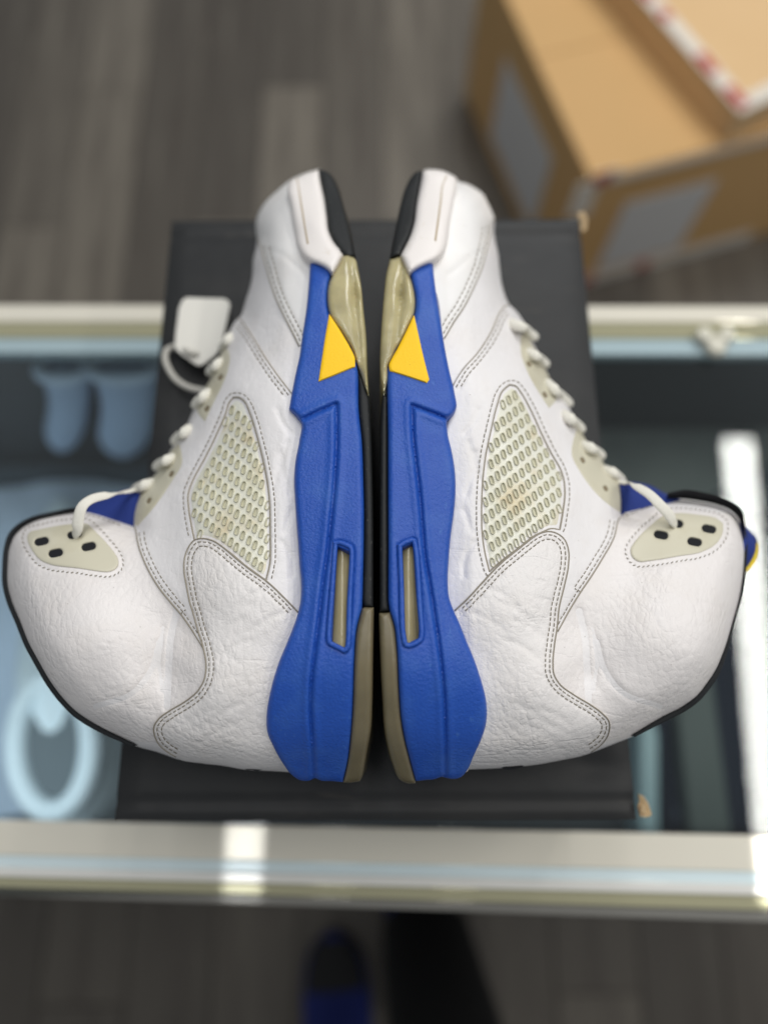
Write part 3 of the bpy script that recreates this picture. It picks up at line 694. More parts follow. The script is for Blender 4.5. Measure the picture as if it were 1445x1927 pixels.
LEFT = dict(
 silh=[(600, 319), (573, 327), (547, 339), (520, 361), (501, 379), (488, 399), (482, 418), (482, 433), (484, 450), (482, 466), (477, 487), (475, 518), (470, 543), (463, 564), (453, 595), (443, 605), (432, 624),
       (424, 646), (405, 690), (395, 715), (368, 764), (345, 815), (320, 850), (306, 877), (268, 920), (258, 937), (252, 960), (251, 989), (231, 981), (207, 972), (177, 962), (160, 960), (127, 964), (98, 969),
       (65, 977), (40, 990), (23, 1007), (14, 1034), (11, 1063), (12, 1102), (19, 1129), (35, 1170), (52, 1212), (71, 1247), (91, 1282), (117, 1317), (142, 1343), (168, 1361), (198, 1377), (228, 1390), (254, 1403),
       (296, 1415), (340, 1430), (384, 1437), (420, 1441), (459, 1448), (511, 1451), (545, 1453)],
 collar=[(160, 959), (127, 962), (98, 968), (65, 976), (39, 989), (22, 1006), (13, 1034), (10.5, 1063), (11, 1102), (18, 1130), (35, 1171), (52, 1213), (71, 1248), (91, 1283), (117, 1318), (142, 1343), (168, 1361), (198, 1378), (228, 1392), (252, 1403)],
 collar_r=[(0, 5.5), (0.2, 6.0), (0.85, 6.0), (1.0, 3.5)],
 bumper=[(599, 319.7), (573, 327), (561, 333), (547, 339), (541, 354), (546.6, 387), (553, 428.7), (561, 466), (571.5, 483), (584, 492), (598.5, 497.5), (613, 505), (625.5, 516.5), (636, 499), (645, 478.5), (627.6, 458), (618, 437), (614, 408), (608, 368.5), (602.7, 341.5)],
 groove=[(559.5, 336), (565.3, 372.7), (572.6, 416), (580, 459)],
 toe_black=[(599, 319.7), (608, 320.5), (623.5, 329), (636, 350), (646, 383), (656.7, 420), (663, 449.5), (669, 482.7), (657, 484), (645, 480.5), (645, 478.5), (627.6, 458), (618, 437), (614, 408), (608, 368.5), (602.7, 341.5)],
 wedge=[(646, 481), (658.7, 480), (668, 487), (674, 507.6), (679.5, 538.7), (683.6, 580), (689, 632), (691, 700), (694, 745), (684, 722), (676, 695), (668.5, 674), (665, 663), (642, 624), (620, 590), (616, 561.6), (617, 543), (625.5, 517), (636, 499)],
 yellow=[(619.5, 591), (642, 625), (668, 675), (668, 690), (635, 704), (599.5, 718), (605, 680), (612, 634)],
 blue=[(584, 485), (598, 489), (612, 496), (626, 508), (617, 543), (616, 561.6), (620, 590), (642, 624), (665, 663), (668.5, 674), (673.5, 700), (675, 772), (681, 831), (683.7, 903.5), (685, 961), (684.7, 1000), (684, 1052), (682, 1130),
       (681, 1145), (671.7, 1182), (666.6, 1247), (665, 1298), (662.7, 1350), (653.6, 1436), (645, 1472), (624, 1470), (604, 1469), (592.6, 1464.6), (583.5, 1468.5), (568, 1469), (550, 1459), (534, 1438.6), (516, 1407.5), (503, 1376), (502, 1345), (508, 1306),
       (524, 1249), (542, 1205), (556, 1168.7), (565, 1135), (567, 1104), (564, 1065), (561.5, 1026), (558.7, 991), (556, 947), (553.8, 903.5), (556, 868.6), (563, 831), (566, 793), (553, 778.5), (544, 770), (547, 752), (557, 700), (563, 674), (569.5, 628), (576.7, 580), (582, 520)],
 grooves=[[(571, 788), (600, 774), (633, 760), (633.5, 800), (633, 845), (628.5, 918), (622.7, 976), (616, 1040), (608, 1095), (601, 1156), (593, 1220), (585.5, 1285), (584, 1337), (587, 1389), (591, 1464)]],
 frame=[(627.6, 1019.5), (638, 1017), (662.7, 1026), (666, 1036), (662, 1130), (657.5, 1220.6), (650, 1229.7), (617, 1212.8), (615, 1202), (621, 1110)],
 opening=[(634, 1028.5), (657.5, 1039), (655, 1161), (649.7, 1220.6), (624, 1208), (629, 1120)],
 arch=[(673.5, 700), (684, 716), (692, 735), (697, 790), (700, 874), (702, 1000), (702, 1143), (685, 1143), (682, 1130), (684, 1052), (684.7, 1000), (685, 961), (683.7, 903.5), (681, 831), (675, 772)],
 heel_out=[(681, 1145), (685, 1143), (703.4, 1143), (701.6, 1233.6), (700, 1324), (697.7, 1371), (690, 1415), (681, 1462), (677, 1470), (661, 1472.5), (645.5, 1472.5), (653.6, 1436), (662.7, 1350), (665, 1298), (666.6, 1247), (671.7, 1182)],
 net=[(439.5, 748), (432, 757), (425, 778), (410, 813), (387, 860), (364, 903), (355, 927), (356, 962), (361, 991), (366, 1016), (384, 1014), (402, 1019), (425, 1034), (451, 1055), (474, 1075), (501, 1092), (508, 1063), (509, 991), (508, 947), (503, 903), (495, 863), (483, 816), (471, 778), (460, 755), (450, 748)],
 lobe=[(562, 1153), (540, 1130), (501, 1093), (474, 1074), (445, 1051), (419, 1029), (402, 1018), (384, 1013.5), (367, 1016), (355, 1030), (348, 1049), (346.5, 1072), (351, 1101), (358, 1136), (362, 1148), (372, 1184), (383, 1220), (388, 1250), (384.5, 1279), (372.7, 1300), (349, 1320), (319, 1338), (299, 1353), (290, 1368), (291, 1383), (299, 1400), (313, 1413), (331, 1424)],
 lobe_bottom=[(340, 1430), (384, 1437), (420, 1441), (459, 1448), (511, 1451), (545, 1453), (560, 1420), (545, 1330), (560, 1240), (590, 1160)],
 seam1=[(485, 450), (489.5, 460), (497, 487), (507, 524), (519.6, 561.6), (536, 597), (553, 630), (563, 651)],
 seam2=[(446, 600), (452.6, 602), (474.7, 633), (494.6, 666), (519, 701.7), (549, 741)],
 seam3=[(253, 990), (256, 998), (260, 1022), (275, 1063), (299, 1105), (322, 1134), (340, 1155), (361, 1184.6), (383, 1220)], tick=(350, 1144),
 throat=[(446, 600), (443, 605), (432, 624), (424, 646), (405, 690), (395, 715), (368, 764), (345, 815), (320, 850), (306, 877), (268, 920), (258, 937), (252, 960), (251, 989)],
 stay_hi=[(424, 648), (405, 690), (395, 715), (380, 742), (368, 764), (376, 782), (386, 793), (402, 758), (417, 728), (430, 693), (433, 671)],
 stay_lo=[(337, 833), (320, 851), (306, 877), (287, 900), (268, 920), (258, 937), (252, 960), (251, 989), (260, 989), (289, 956), (324, 905), (343, 870), (341, 848)],
 stay_holes=[(415, 710), (389.5, 769), (323, 892), (281, 942)], hole_ang=-60,
 plate=[(52, 1010), (56, 1002), (77, 996), (127, 987), (165.6, 986.5), (178, 998), (201, 1022), (222, 1051), (223, 1063), (214, 1073), (203, 1076), (148, 1069), (95, 1062), (77, 1054), (62, 1037), (53, 1019)],
 plate_holes=[(79, 1019), (141, 1006), (105.6, 1041), (167.7, 1028.8)], plate_ang=-12,
 lace_end=[(141, 1008, 0), (146, 996, 5), (148, 978, 7), (157, 951, 8), (171.5, 940, 6), (201, 931.8, 2), (236, 926, -1), (262, 920, 0)], lace_w=[12, 11.5, 11, 9.5, 8, 6, 5, 5],
 loops=[((433, 634), (428, 641), (420, 652)), ((414, 681), (406, 690), (397, 699)), ((391, 739), (381, 750), (370, 761)), ((356, 806), (345, 816), (331, 829)), ((324, 861), (311, 868), (297, 877)), ((284, 908), (270, 914), (256, 921))],
 tongue=[(150, 958), (175, 944), (205, 930), (262, 915), (300, 950), (300, 1000), (250, 1010), (160, 990)],
 net_a=(11.4, 9.2), net_b=(-11.7, 21.8), net_o=(448, 781), slot_dir=(-0.30, 0.95),
)
RIGHT = dict(
 silh=[(796, 322), (802, 319.7), (820, 319.7), (836, 323), (849, 329), (857, 334), (861, 341), (876, 345), (892, 353), (909, 366), (919, 385), (927.6, 404), (930, 416), (929, 433), (932, 456), (937, 478.5), (940, 507.6), (943, 530), (949, 553), (957, 572), (969, 584),
       (981.6, 601), (992, 620), (1003, 646), (1023, 688), (1047, 737), (1065, 760), (1088, 803), (1107, 836), (1128, 860), (1141, 881), (1165, 905), (1170, 934), (1168, 970), (1172.5, 963), (1209, 949), (1231, 941.6), (1252, 939), (1277, 938), (1314, 942), (1347, 948), (1370, 956), (1385, 968),
       (1396, 990), (1402, 1018), (1402, 1058), (1398, 1095), (1392, 1129), (1380, 1172), (1365, 1222), (1348, 1262), (1333, 1286), (1313, 1312), (1285, 1332), (1246, 1352), (1216, 1370), (1191, 1385), (1154, 1400), (1095, 1422), (1060, 1429.5), (1011, 1438.6), (947, 1445), (882, 1448)],
 collar=[(1252, 938), (1277, 936), (1314, 940), (1348, 947), (1372, 956), (1387, 968), (1397.5, 989), (1403, 1018), (1402.5, 1058), (1398.5, 1095), (1392, 1130), (1380, 1173), (1365, 1224), (1349, 1263), (1333, 1288), (1313, 1313), (1285, 1334), (1246, 1354), (1216, 1371), (1192, 1385)],
 collar_r=[(0, 3.4), (0.22, 3.8), (0.3, 2.8), (0.36, 2.0), (0.56, 2.0), (0.64, 4.2), (0.72, 6.5), (0.9, 6.0), (1.0, 3.0)],
 bumper=[(796, 321.8), (802, 319.7), (820, 319.7), (836, 322.8), (849, 329), (856, 333), (859, 344), (853, 379), (846.6, 414), (842.5, 449.5), (836, 472), (826, 485), (813.4, 492.5), (801, 497.5), (784, 506), (769, 516), (754, 481), (761.5, 466), (771, 447), (779, 422.5), (784, 387), (790.6, 352)],
 groove=[(840, 331), (833, 347.7), (829, 379), (824, 416), (818.6, 453.6)],
 toe_black=[(796, 321.8), (784, 323), (772, 335), (761.5, 356), (753, 387), (745, 424.5), (737.6, 462), (733.5, 486), (743, 484), (753, 481), (754, 481), (761.5, 466), (771, 447), (779, 422.5), (784, 387), (790.6, 352)],
 wedge=[(733.5, 488), (743, 486), (753, 482.5), (763.6, 499), (770, 517), (777, 538.7), (780.6, 559.5), (779, 590), (767.7, 615.6), (751, 649), (737, 677), (731, 687), (729, 715), (722, 745), (715.5, 700), (717.5, 620), (720, 585), (722.5, 555), (727, 515)],
 yellow=[(779, 592.5), (786, 623.5), (795, 664.6), (807.6, 714), (803, 720.7), (768, 709), (733.6, 698), (731.8, 688), (751, 650), (767.7, 616)],
 blue=[(769, 509), (785, 498), (801, 489), (814, 485), (815.5, 507.6), (821.7, 559.5), (828, 597), (834, 638), (845, 696), (855, 739), (858.8, 765.5), (855, 775), (842, 790), (842, 814), (849.5, 848), (856, 889), (857, 926), (854, 963.6), (848, 1008), (844, 1057), (842.5, 1099), (845, 1124.6),
       (853, 1148), (863.5, 1171), (879, 1210), (892, 1241), (905, 1280), (914, 1316.6), (916, 1342.6), (914, 1363), (906, 1389), (889.5, 1425.6), (879, 1449), (866, 1463), (853, 1466), (840, 1464), (832, 1462), (817, 1466.4), (800, 1468), (782, 1470), (770, 1425.6), (761, 1389), (754.5, 1350),
       (750.6, 1298.5), (746.7, 1220.6), (741.5, 1176.5), (733.7, 1150.5), (731, 1135), (730.6, 1026), (730, 900), (730, 821.6), (728.5, 698), (731, 688), (751, 650), (767.7, 616.5), (779, 592), (780.8, 559.5), (777, 538.7)],
 grooves=[[(843, 789), (810, 776), (775, 763), (776, 800), (777, 821.6), (784, 885), (789.7, 933.7), (795, 1001), (800, 1052), (809, 1104), (817, 1156), (824.6, 1207.6), (831, 1259.5), (836, 1324), (837.6, 1389), (838, 1463)]],
 frame=[(748, 1026), (756, 1019.5), (775, 1011.7), (783, 1015.6), (787, 1040), (793, 1130), (797, 1192), (794.7, 1205), (785.6, 1212.8), (767.5, 1218.5), (758.4, 1215.4), (754, 1190), (751, 1100)],
 opening=[(754, 1032), (777, 1023), (782.5, 1104), (789, 1179), (788, 1200), (767, 1211), (761.5, 1202), (757, 1130)],
 arch=[(729, 698), (723, 715), (719, 745), (716, 790), (715, 900), (714.5, 1000), (714.5, 1152), (733, 1150), (731, 1135), (730.6, 1026), (730, 900), (730, 821.6)],
 heel_out=[(713, 1156), (714, 1153), (728.5, 1153), (733.7, 1151), (741.5, 1176.5), (746.7, 1220.6), (750.6, 1298.5), (754.5, 1350), (761, 1389), (770, 1425.6), (782, 1471), (781.5, 1474), (765, 1473.6), (752, 1467), (739, 1438.6), (726, 1389), (719.5, 1311.5), (715.6, 1233.6)],
 net=[(958, 724), (969, 726), (980, 739), (999, 773), (1017.6, 814), (1036, 851.5), (1055, 885), (1060.6, 904), (1062.5, 926), (1058.7, 963.6), (1053, 997), (1036, 995), (1021, 1001), (1006, 1008), (976.5, 1031), (946.6, 1053), (920.5, 1076), (913, 1046), (907, 1008), (905.5, 963.6), (907, 915), (913, 859), (924, 806.6), (935, 762), (945, 735.6)],
 lobe=[(855.7, 1149), (882, 1124), (913, 1090), (941, 1061), (975, 1033), (1006, 1009), (1017, 1003), (1032, 1000), (1046, 1003), (1061.6, 1015), (1069, 1034), (1069, 1065), (1061.6, 1102), (1052, 1142), (1047.7, 1182), (1043, 1212.6), (1040, 1249.6), (1041.6, 1268), (1052, 1286.5), (1080, 1308), (1111, 1326.6), (1132, 1342), (1145, 1357), (1145, 1379), (1132, 1400), (1112, 1415)],
 lobe_bottom=[(1095, 1422), (1060, 1429.5), (1011, 1438.6), (947, 1445), (882, 1448), (860, 1420), (875, 1330), (860, 1240), (830, 1160)],
 seam1=[(930, 410), (925.5, 418), (921, 445), (915, 472), (907, 503), (892, 539), (873.6, 576), (853, 607), (836, 636)],
 seam2=[(957, 574), (950, 576), (940, 588.6), (927.6, 617.6), (915, 640.5), (896, 667.5), (873.6, 692), (852, 726)],
 seam3=[(1168, 972), (1163, 978), (1155.5, 1009), (1132, 1052.5), (1111, 1086), (1092, 1114), (1071, 1148), (1049, 1188)], tick=(1083, 1108),
 throat=[(957, 574), (969, 584), (981.6, 601), (992, 620), (1003, 646), (1023, 688), (1047, 737), (1065, 760), (1088, 803), (1107, 836), (1128, 860), (1141, 881), (1165, 905), (1170, 934), (1168, 970)],
 stay_hi=[(980, 632), (988, 628), (999, 646), (1012, 668), (1025, 695), (1040, 725), (1047.5, 752), (1033, 768), (1014, 739), (991.5, 698), (979.5, 661)],
 stay_lo=[(1085, 806.6), (1092, 812), (1107, 836), (1128, 860), (1141, 881), (1165, 906), (1169.5, 934), (1168, 966), (1130, 937), (1092, 889), (1075.6, 855)],
 stay_holes=[(995, 685), (1025, 743), (1096, 866), (1139, 919)], hole_ang=60,
 plate=[(1246, 971), (1274, 965.6), (1308, 968), (1348, 975.5), (1360, 985), (1359, 1003), (1348, 1021.7), (1323, 1037), (1277, 1046), (1222, 1055), (1200, 1056), (1188, 1046), (1186, 1034), (1200, 1012), (1225, 988)],
 plate_holes=[(1243, 1007), (1271, 985), (1333, 995.5), (1306, 1020)], plate_ang=12,
 lace_end=[(1270, 987, 0), (1264, 978, 5), (1256, 966, 7), (1243, 952, 8), (1222, 931, 6), (1197, 915, 2), (1178, 909, -1), (1160, 905, 0)], lace_w=[12, 11.5, 11, 10, 8, 6, 5, 5],
 loops=[((963, 608), (984, 616), (1003, 633)), ((995, 663), (1010, 671), (1024, 684)), ((1029, 721), (1047, 737), (1068, 758)), ((1062, 780), (1077, 791), (1091, 806)), ((1098, 837), (1115, 845), (1129, 856)), ((1140, 884), (1154, 890), (1166, 901))],
 tongue=[(1160, 906), (1200, 908), (1222, 913), (1250, 928), (1310, 950), (1380, 972), (1408, 996), (1421, 1012), (1425, 1030), (1417, 1055), (1403, 1076), (1340, 1060), (1230, 1010), (1160, 985)],
 trim=[(1424, 1022), (1422, 1038), (1415, 1057), (1402, 1074)],
 net_a=(-11.4, 9.2), net_b=(11.7, 21.8), net_o=(958, 752), slot_dir=(0.30, 0.95),
)

def stadium(c, L, Wd, ang, n=8):
    a = R(ang); ca, sa = math.cos(a), math.sin(a); pts = []
    for s_, base in ((1, -90), (-1, 90)):
        for k2 in range(n + 1):
            t = R(base + 180 * k2 / n); x_ = s_ * (L - Wd) / 2 + Wd / 2 * math.cos(t); y_ = Wd / 2 * math.sin(t)
            pts.append((c[0] + x_ * ca - y_ * sa, c[1] + x_ * sa + y_ * ca))
    return pts

def build_shoe(D, flip, label):
    mir = (lambda q: np.c_[1422 - q[:, 0], q[:, 1]]) if flip else (lambda q: q)
    loc = P(850 if flip else 572, 1100, 0.0); loc = tuple(loc.tolist())
    root = empty("high_top_sneaker", loc); tag(root, label, "sneaker", "pair of high-top sneakers on the shoe box")
    silh = spline(D["silh"], 5)
    def base(q):
        q = np.asarray(q, float); d = dist(q, silh); h = H_UP(mir(q))
        yy = np.clip((q[:, 1] - 900) / 250, 0, 1); Rr = 42 + 16 * yy
        u = np.clip(d / Rr, 0, 1); edge = np.clip((mir(q)[:, 0] - 535) / 45, 0, 1); return h - 0.024 * (1 - np.sqrt(1 - (1 - u) ** 2)) - 0.0028 * edge * (np.asarray(q)[:, 1] < 1420)
    def mid(q): return H_MID(mir(np.asarray(q, float)))
    def grooved(f, off, gl, depth=0.0005, wd=2.6):
        ls = [spline(g_, 4) for g_ in gl]
        def zf(q):
            z = f(q) + off
            for l_ in ls: z = z - depth * np.exp(-(dist(q, l_) / wd) ** 2)
            return z
        return zf
    sg = 1 if flip else -1
    # ---- stitching helper
    sv, sf = [], []
    def stitch(line, off, L=8.2, gap=1.6, wd=0.85, slant=0.0):
        ln = spline(line, 1.0) if len(line) < 60 else np.asarray(line, float)
        s_ = np.r_[0, np.cumsum(np.linalg.norm(np.diff(ln, axis=0), axis=1))]
        t = 1.0
        while t + L < s_[-1]:
            jit = rng.uniform(-.35, .35)
            a_ = np.array([np.interp(t, s_, ln[:, k2]) for k2 in (0, 1)]); b_ = np.array([np.interp(t + L * rng.uniform(.85, 1.05), s_, ln[:, k2]) for k2 in (0, 1)])
            d_ = (b_ - a_) / (np.linalg.norm(b_ - a_) + 1e-9); n_ = np.array([-d_[1], d_[0]])
            a_ = a_ + n_ * (jit + slant); b_ = b_ + n_ * (jit - slant); m_ = (a_ + b_) / 2
            ia, ib = a_ + d_ * 0.9, b_ - d_ * 0.9
            q_ = np.array([a_, ia + n_ * wd, ia - n_ * wd, ib + n_ * wd, ib - n_ * wd, b_, m_]); z_ = base(q_) + off
            z_[0] -= 0.0003; z_[5] -= 0.0003; z_[6] += 0.00035
            v_ = P(q_[:, 0], q_[:, 1], z_); k2 = len(sv); sv.extend(v_.tolist())
            sf.extend([[k2, k2 + 2, k2 + 6], [k2, k2 + 6, k2 + 1], [k2 + 1, k2 + 6, k2 + 3], [k2 + 2, k2 + 4, k2 + 6], [k2 + 3, k2 + 6, k2 + 5], [k2 + 4, k2 + 5, k2 + 6]])
            t += L + gap
    LF = 0.00030
    # ---- base upper (one closed body under everything)
    inner = [(1422 - x, y_) if flip else (x, y_) for x, y_ in [(545, 1453), (575, 1440), (600, 1350), (600, 1200), (610, 1000), (605, 800), (610, 600), (640, 480), (625, 400), (612, 330)]]
    patch("upper", list(D["silh"]) + inner, base, M_leather, root, loc, step=7, bottom=('mirror', 0.105, 0.003), rings=(2.5, 6, 11))
    an = [p for p in D["silh"] if p[1] > 955]
    # ---- ankle panel: everything past the ankle seam
    s3 = spline(D["seam3"], 5)
    lo_i = [(1422 - 400, 1230), (1422 - 410, 1320), (1422 - 330, 1385)] if flip else [(400, 1230), (410, 1320), (330, 1385)]
    # ---- toe panel
    toe_s = [p for p in D["silh"] if p[1] < (412 if flip else 450)]
    inx = (lambda x: 1422 - x) if flip else (lambda x: x)
    toe_poly = toe_s + list(D["seam1"]) + [(inx(592), 640), (inx(600), 560), (inx(640), 480), (inx(625), 400), (inx(612), 332)]
    s1 = spline(D["seam1"], 4)
    st1 = [offset(s1, sg * -1 * 6), offset(s1, sg * -1 * 15)] if True else []
    def pick(l_, inner_pt):   # choose the offset side that lies nearer the panel's inside
        return l_
    def side(line, inside_pt, d):
        o1 = offset(line, d); o2 = offset(line, -d); p_ = np.array(inside_pt, float)
        return o1 if np.linalg.norm(o1 - p_, axis=1).mean() < np.linalg.norm(o2 - p_, axis=1).mean() else o2
    it = (inx(560), 480)
    l1, l2 = side(s1, it, 6), side(s1, it, 15)
    fold = [(inx(503), 471), (inx(518), 473), (inx(534), 481), (inx(555), 499), (inx(578), 517)]
    zt = grooved(base, 0.0012, [l1, l2], 0.0004)
    fl = spline(fold, 4)
    patch("toe_panel", toe_poly, lambda q: zt(q) - 0.0006 * np.exp(-(dist(q, fl) / 4) ** 2), M_toe, root, loc, step=5.5, lines=[l1, l2], roll=(0.0007, 4), bottom=('skirt', 0.002), edge_mat=M_edge)
    stitch(l1[4:], 0.0012 - 0.0002 + LF); stitch(l2[5:], 0.0012 - 0.0002 + LF)
    # ---- quarter panel with the net window
    s2 = spline(D["seam2"], 4)
    iq = (inx(470), 720)
    q1, q2 = side(s2, (inx(420), 760), 6), side(s2, (inx(420), 760), 13.5)
    net = spline(D["net"], 4, True)
    netc = net.mean(0)
    no = offset(net, 9, True)
    if dist(netc[None], no, True)[0] < dist(netc[None], net, True)[0]: no = offset(net, -9, True)
    lobe = spline(D["lobe"], 4)
    lobe_poly = spline(list(D["lobe"]) + list(D["lobe_bottom"]), 5, True)
    no = no[~inside(no, lobe_poly)]
    # cut the closed stitch ring where it dives under the heel panel
    dj = np.linalg.norm(np.diff(no, axis=0), axis=1); kbig = int(np.argmax(dj))
    if dj[kbig] > 12: no = np.concatenate([no[kbig + 1:], no[:kbig + 1]])
    s3a = side(s3, (inx(420), 980), 5.5); s3b = side(s3, (inx(420), 980), 14)
    kt = int(np.argmin(np.linalg.norm(s3b - np.array(D["tick"]), axis=1)))
    s3b = s3b[3:kt + 1]
    tick = np.array([s3b[-1], s3b[-1] + (s3a[min(kt, len(s3a) - 1)] - s3b[-1]) * 1.6])
    # stitch line following the eyestays
    stays = []
    qpoly = list(D["seam2"]) + [(inx(575), 770), (inx(592), 860), (inx(590), 1000), (inx(590), 1150), (inx(540), 1160), (inx(470), 1110), (inx(400), 1060), (inx(385), 1080), (inx(400), 1180), (inx(402), 1225)] + list(D["seam3"])[::-1] + list(D["throat"])[::-1][1:]
    zq = grooved(base, 0.0012, [q1, q2, s3a, s3b, no], 0.0004)
    net_hole = [tuple(p) for p in D["net"]]
    wr = [[(inx(540), 830), (inx(532), 880), (inx(545), 930)], [(inx(528), 850), (inx(520), 905)], [(inx(522), 770), (inx(535), 800), (inx(548), 815)], [(inx(548), 960), (inx(535), 1000)], [(inx(530), 1020), (inx(548), 1050), (inx(550), 1085)]]
    wl = [spline(a_, 4) for a_ in wr]
    def zq2(q):
        z = zq(q)
        for l_ in wl: z = z - 0.0007 * np.exp(-(dist(q, l_) / 4.5) ** 2)
        return z
    patch("quarter_panel", qpoly, zq2, M_leather, root, loc, step=5, holes=[net_hole], lines=[q1, q2, s3a], roll=(0.0007, 4), hroll=(0.0010, 5), bottom=('skirt', 0.002), edge_mat=M_edge, hole_drop=0.004)
    for l_ in (q1[3:], q2[4:], s3a[3:], s3b, no): stitch(l_, 0.0012 - 0.0002 + LF)
    stitch(tick, 0.0012 + LF, L=5, gap=2)
    # ---- net window
    big = offset(net, 4, True)
    if abs(area(big)) < abs(area(net)): big = offset(net, -4, True)
    def znet(q): return base(q) + 0.00035 - 0.0008 * np.exp(-(dist(q, net, True) / 7) ** 2)
    nw = patch("net_window", big, znet, M_net, root, loc, step=6, bottom=('skirt', 0.001), smooth_poly=False)
    rv, rf = [], []; pv_, pf_ = [], []
    oa, ob, oo = np.array(D["net_a"]), np.array(D["net_b"]), np.array(D["net_o"], float)
    sd = np.array(D["slot_dir"]); sd /= np.linalg.norm(sd)
    for i_ in range(-30, 31):
        for j_ in range(-30, 31):
            c_ = oo + i_ * oa + j_ * ob + rng.uniform(-.5, .5, 2)
            if not inside(c_[None], net)[0]: continue
            if dist(c_[None], net, True)[0] < 4.5: continue
            if inside(c_[None], lobe_poly)[0]: continue
            ang = math.degrees(math.atan2(sd[1], sd[0])) + rng.uniform(-3, 3)
            rings_ = []
            for (L_, W_, dz) in ((19.5, 9.6, 0.0), (18.0, 7.8, 0.0009), (16.0, 5.8, 0.0009), (14.8, 4.6, -0.0001)):
                p_ = np.array(stadium(c_, L_, W_, ang, 4)); z_ = znet(p_) + dz; rings_.append(P(p_[:, 0], p_[:, 1], z_))
            k2 = len(rv); n_ = len(rings_[0])
            for r_ in rings_: rv.extend(r_.tolist())
            for g_ in range(3):
                for h_ in range(n_):
                    a_, b_ = k2 + g_ * n_ + h_, k2 + g_ * n_ + (h_ + 1) % n_; rf.append([a_, a_ + n_, b_ + n_, b_])
            k2 = len(pv_); p_ = np.array(stadium(c_, 15.0, 4.8, ang, 4)); z_ = znet(p_) + 0.00004; pv_.extend(P(p_[:, 0], p_[:, 1], z_).tolist()); pf_.append(list(range(k2, k2 + n_))[::-1])
    o = mesh("net_ribs", rv, rf, M_rib, nw, loc); o["kind"] = "stuff"
    bm = bmesh.new(); bm.from_mesh(o.data); bmesh.ops.recalc_face_normals(bm, faces=bm.faces[:]); bm.to_mesh(o.data); bm.free()
    o = mesh("net_slots", pv_, pf_, M_slot, nw, loc, smooth=False); o["kind"] = "stuff"
    # ---- ankle panel over the base
    ank = [p for p in D["silh"] if (p[1] > 958 and ((p[0] < 252) if not flip else (p[0] > 1170)))]
    ank_poly = ank + [(inx(330), 1400), (inx(400), 1330), (inx(410), 1240), (inx(395), 1180), (inx(350), 1110), (inx(320), 1050), (inx(290), 1000)]
    crease = spline([(inx(333), 1150), (inx(322), 1200), (inx(318), 1260), (inx(315), 1330)], 4)
    cr2 = spline([(inx(300), 1210), (inx(285), 1260), (inx(255), 1300), (inx(180), 1330)], 4)
    cr3 = spline([(inx(308), 1180), (inx(300), 1230), (inx(305), 1300)], 4)
    etop = [p for p in D["silh"] if ((955 < p[1] < 992 and 150 < p[0] < 235) if not flip else (935 < p[1] < 972 and 1170 < p[0] < 1250))]
    etop = spline(etop, 4)
    pl_out = spline(D["plate"], 4, True)
    plc = pl_out.mean(0)
    ps = offset(pl_out, 9.5, True)
    if abs(area(ps)) < abs(area(pl_out)): ps = offset(pl_out, -9.5, True)
    ps = np.concatenate([ps, ps[:1]])
    def za(q):
        return base(q) + 0.0004 - 0.0011 * np.exp(-(dist(q, crease) / 6) ** 2) - 0.0008 * np.exp(-(dist(q, cr2) / 6) ** 2) - 0.0006 * np.exp(-(dist(q, cr3) / 4.5) ** 2) - 0.0005 * np.exp(-(dist(q, ps) / 3) ** 2)
    patch("ankle_panel", ank_poly, za, M_leather_ankle, root, loc, step=5.5, lines=[ps, crease], roll=(0.0003, 3), bottom=('skirt', 0.002))
    stitch(ps, 0.0004 - 0.0003 + LF, L=6.2, gap=2.8, slant=0.9)
    if len(etop) > 3: stitch(side(etop, (inx(150), 1100), 8), 0.0004 + LF)
    # ---- heel panel
    hc = (inx(470), 1250)
    h1, h2 = side(lobe, hc, 6), side(lobe, hc, 14)
    zh = grooved(base, 0.0017, [h1, h2], 0.0005)
    hw_ = [spline([(inx(a_), b_), (inx(a_ + 28), b_ - 22), (inx(a_ + 60), b_ - 36)], 4) for a_, b_ in ((400, 1200), (420, 1170), (410, 1240), (470, 1190), (450, 1140), (330, 1400), (345, 1370), (375, 1400), (395, 1360))]
    def zh2(q):
        z = zh(q)
        for l_ in hw_: z = z - 0.0004 * np.exp(-(dist(q, l_) / 5.5) ** 2)
        return z
    patch("heel_panel", list(D["lobe"]) + list(D["lobe_bottom"]), zh2, M_leather_heel, root, loc, step=5, lines=[h1, h2], roll=(0.0009, 5), bottom=('skirt', 0.0022), edge_mat=M_edge)
    stitch(h1[3:], 0.0017 - 0.0003 + LF); stitch(h2[3:], 0.0017 - 0.0003 + LF)
    for nm_, ln_, off_ in (("toe_seam_edge", s1, 0.0006), ("vamp_seam_edge", s2, 0.0006), ("ankle_seam_edge", s3, 0.0009), ("heel_seam_edge", lobe, 0.0014)):
        tube("seam_edge", P(ln_[:, 0], ln_[:, 1], base(ln_) + off_), 0.00034, M_edge, root, loc, seg=6)
    ne = np.concatenate([net, net[:1]]); ne = ne[~inside(ne, lobe_poly)]
    dj = np.linalg.norm(np.diff(ne, axis=0), axis=1); kb = int(np.argmax(dj))
    if dj[kb] > 12: ne = np.concatenate([ne[kb + 1:], ne[:kb + 1]])
    tube("window_edge", P(ne[:, 0], ne[:, 1], base(ne) + 0.0004), 0.0004, M_edge, root, loc, seg=6)
    o = mesh("stitching", sv, sf, M_thread, root, loc, smooth=False); o["kind"] = "stuff"
    # ---- collar binding and lining
    cl = spline(D["collar"], 4); kx = np.linspace(0, 1, len(cl)); cr = D["collar_r"]
    rr = np.interp(kx, [a_ for a_, _ in cr], [b_ for _, b_ in cr])
    zc = base(offset(cl, 0)) * 0 + base(cl + (np.array([inx(200), 1150]) - cl) * 0.03) - 0.001
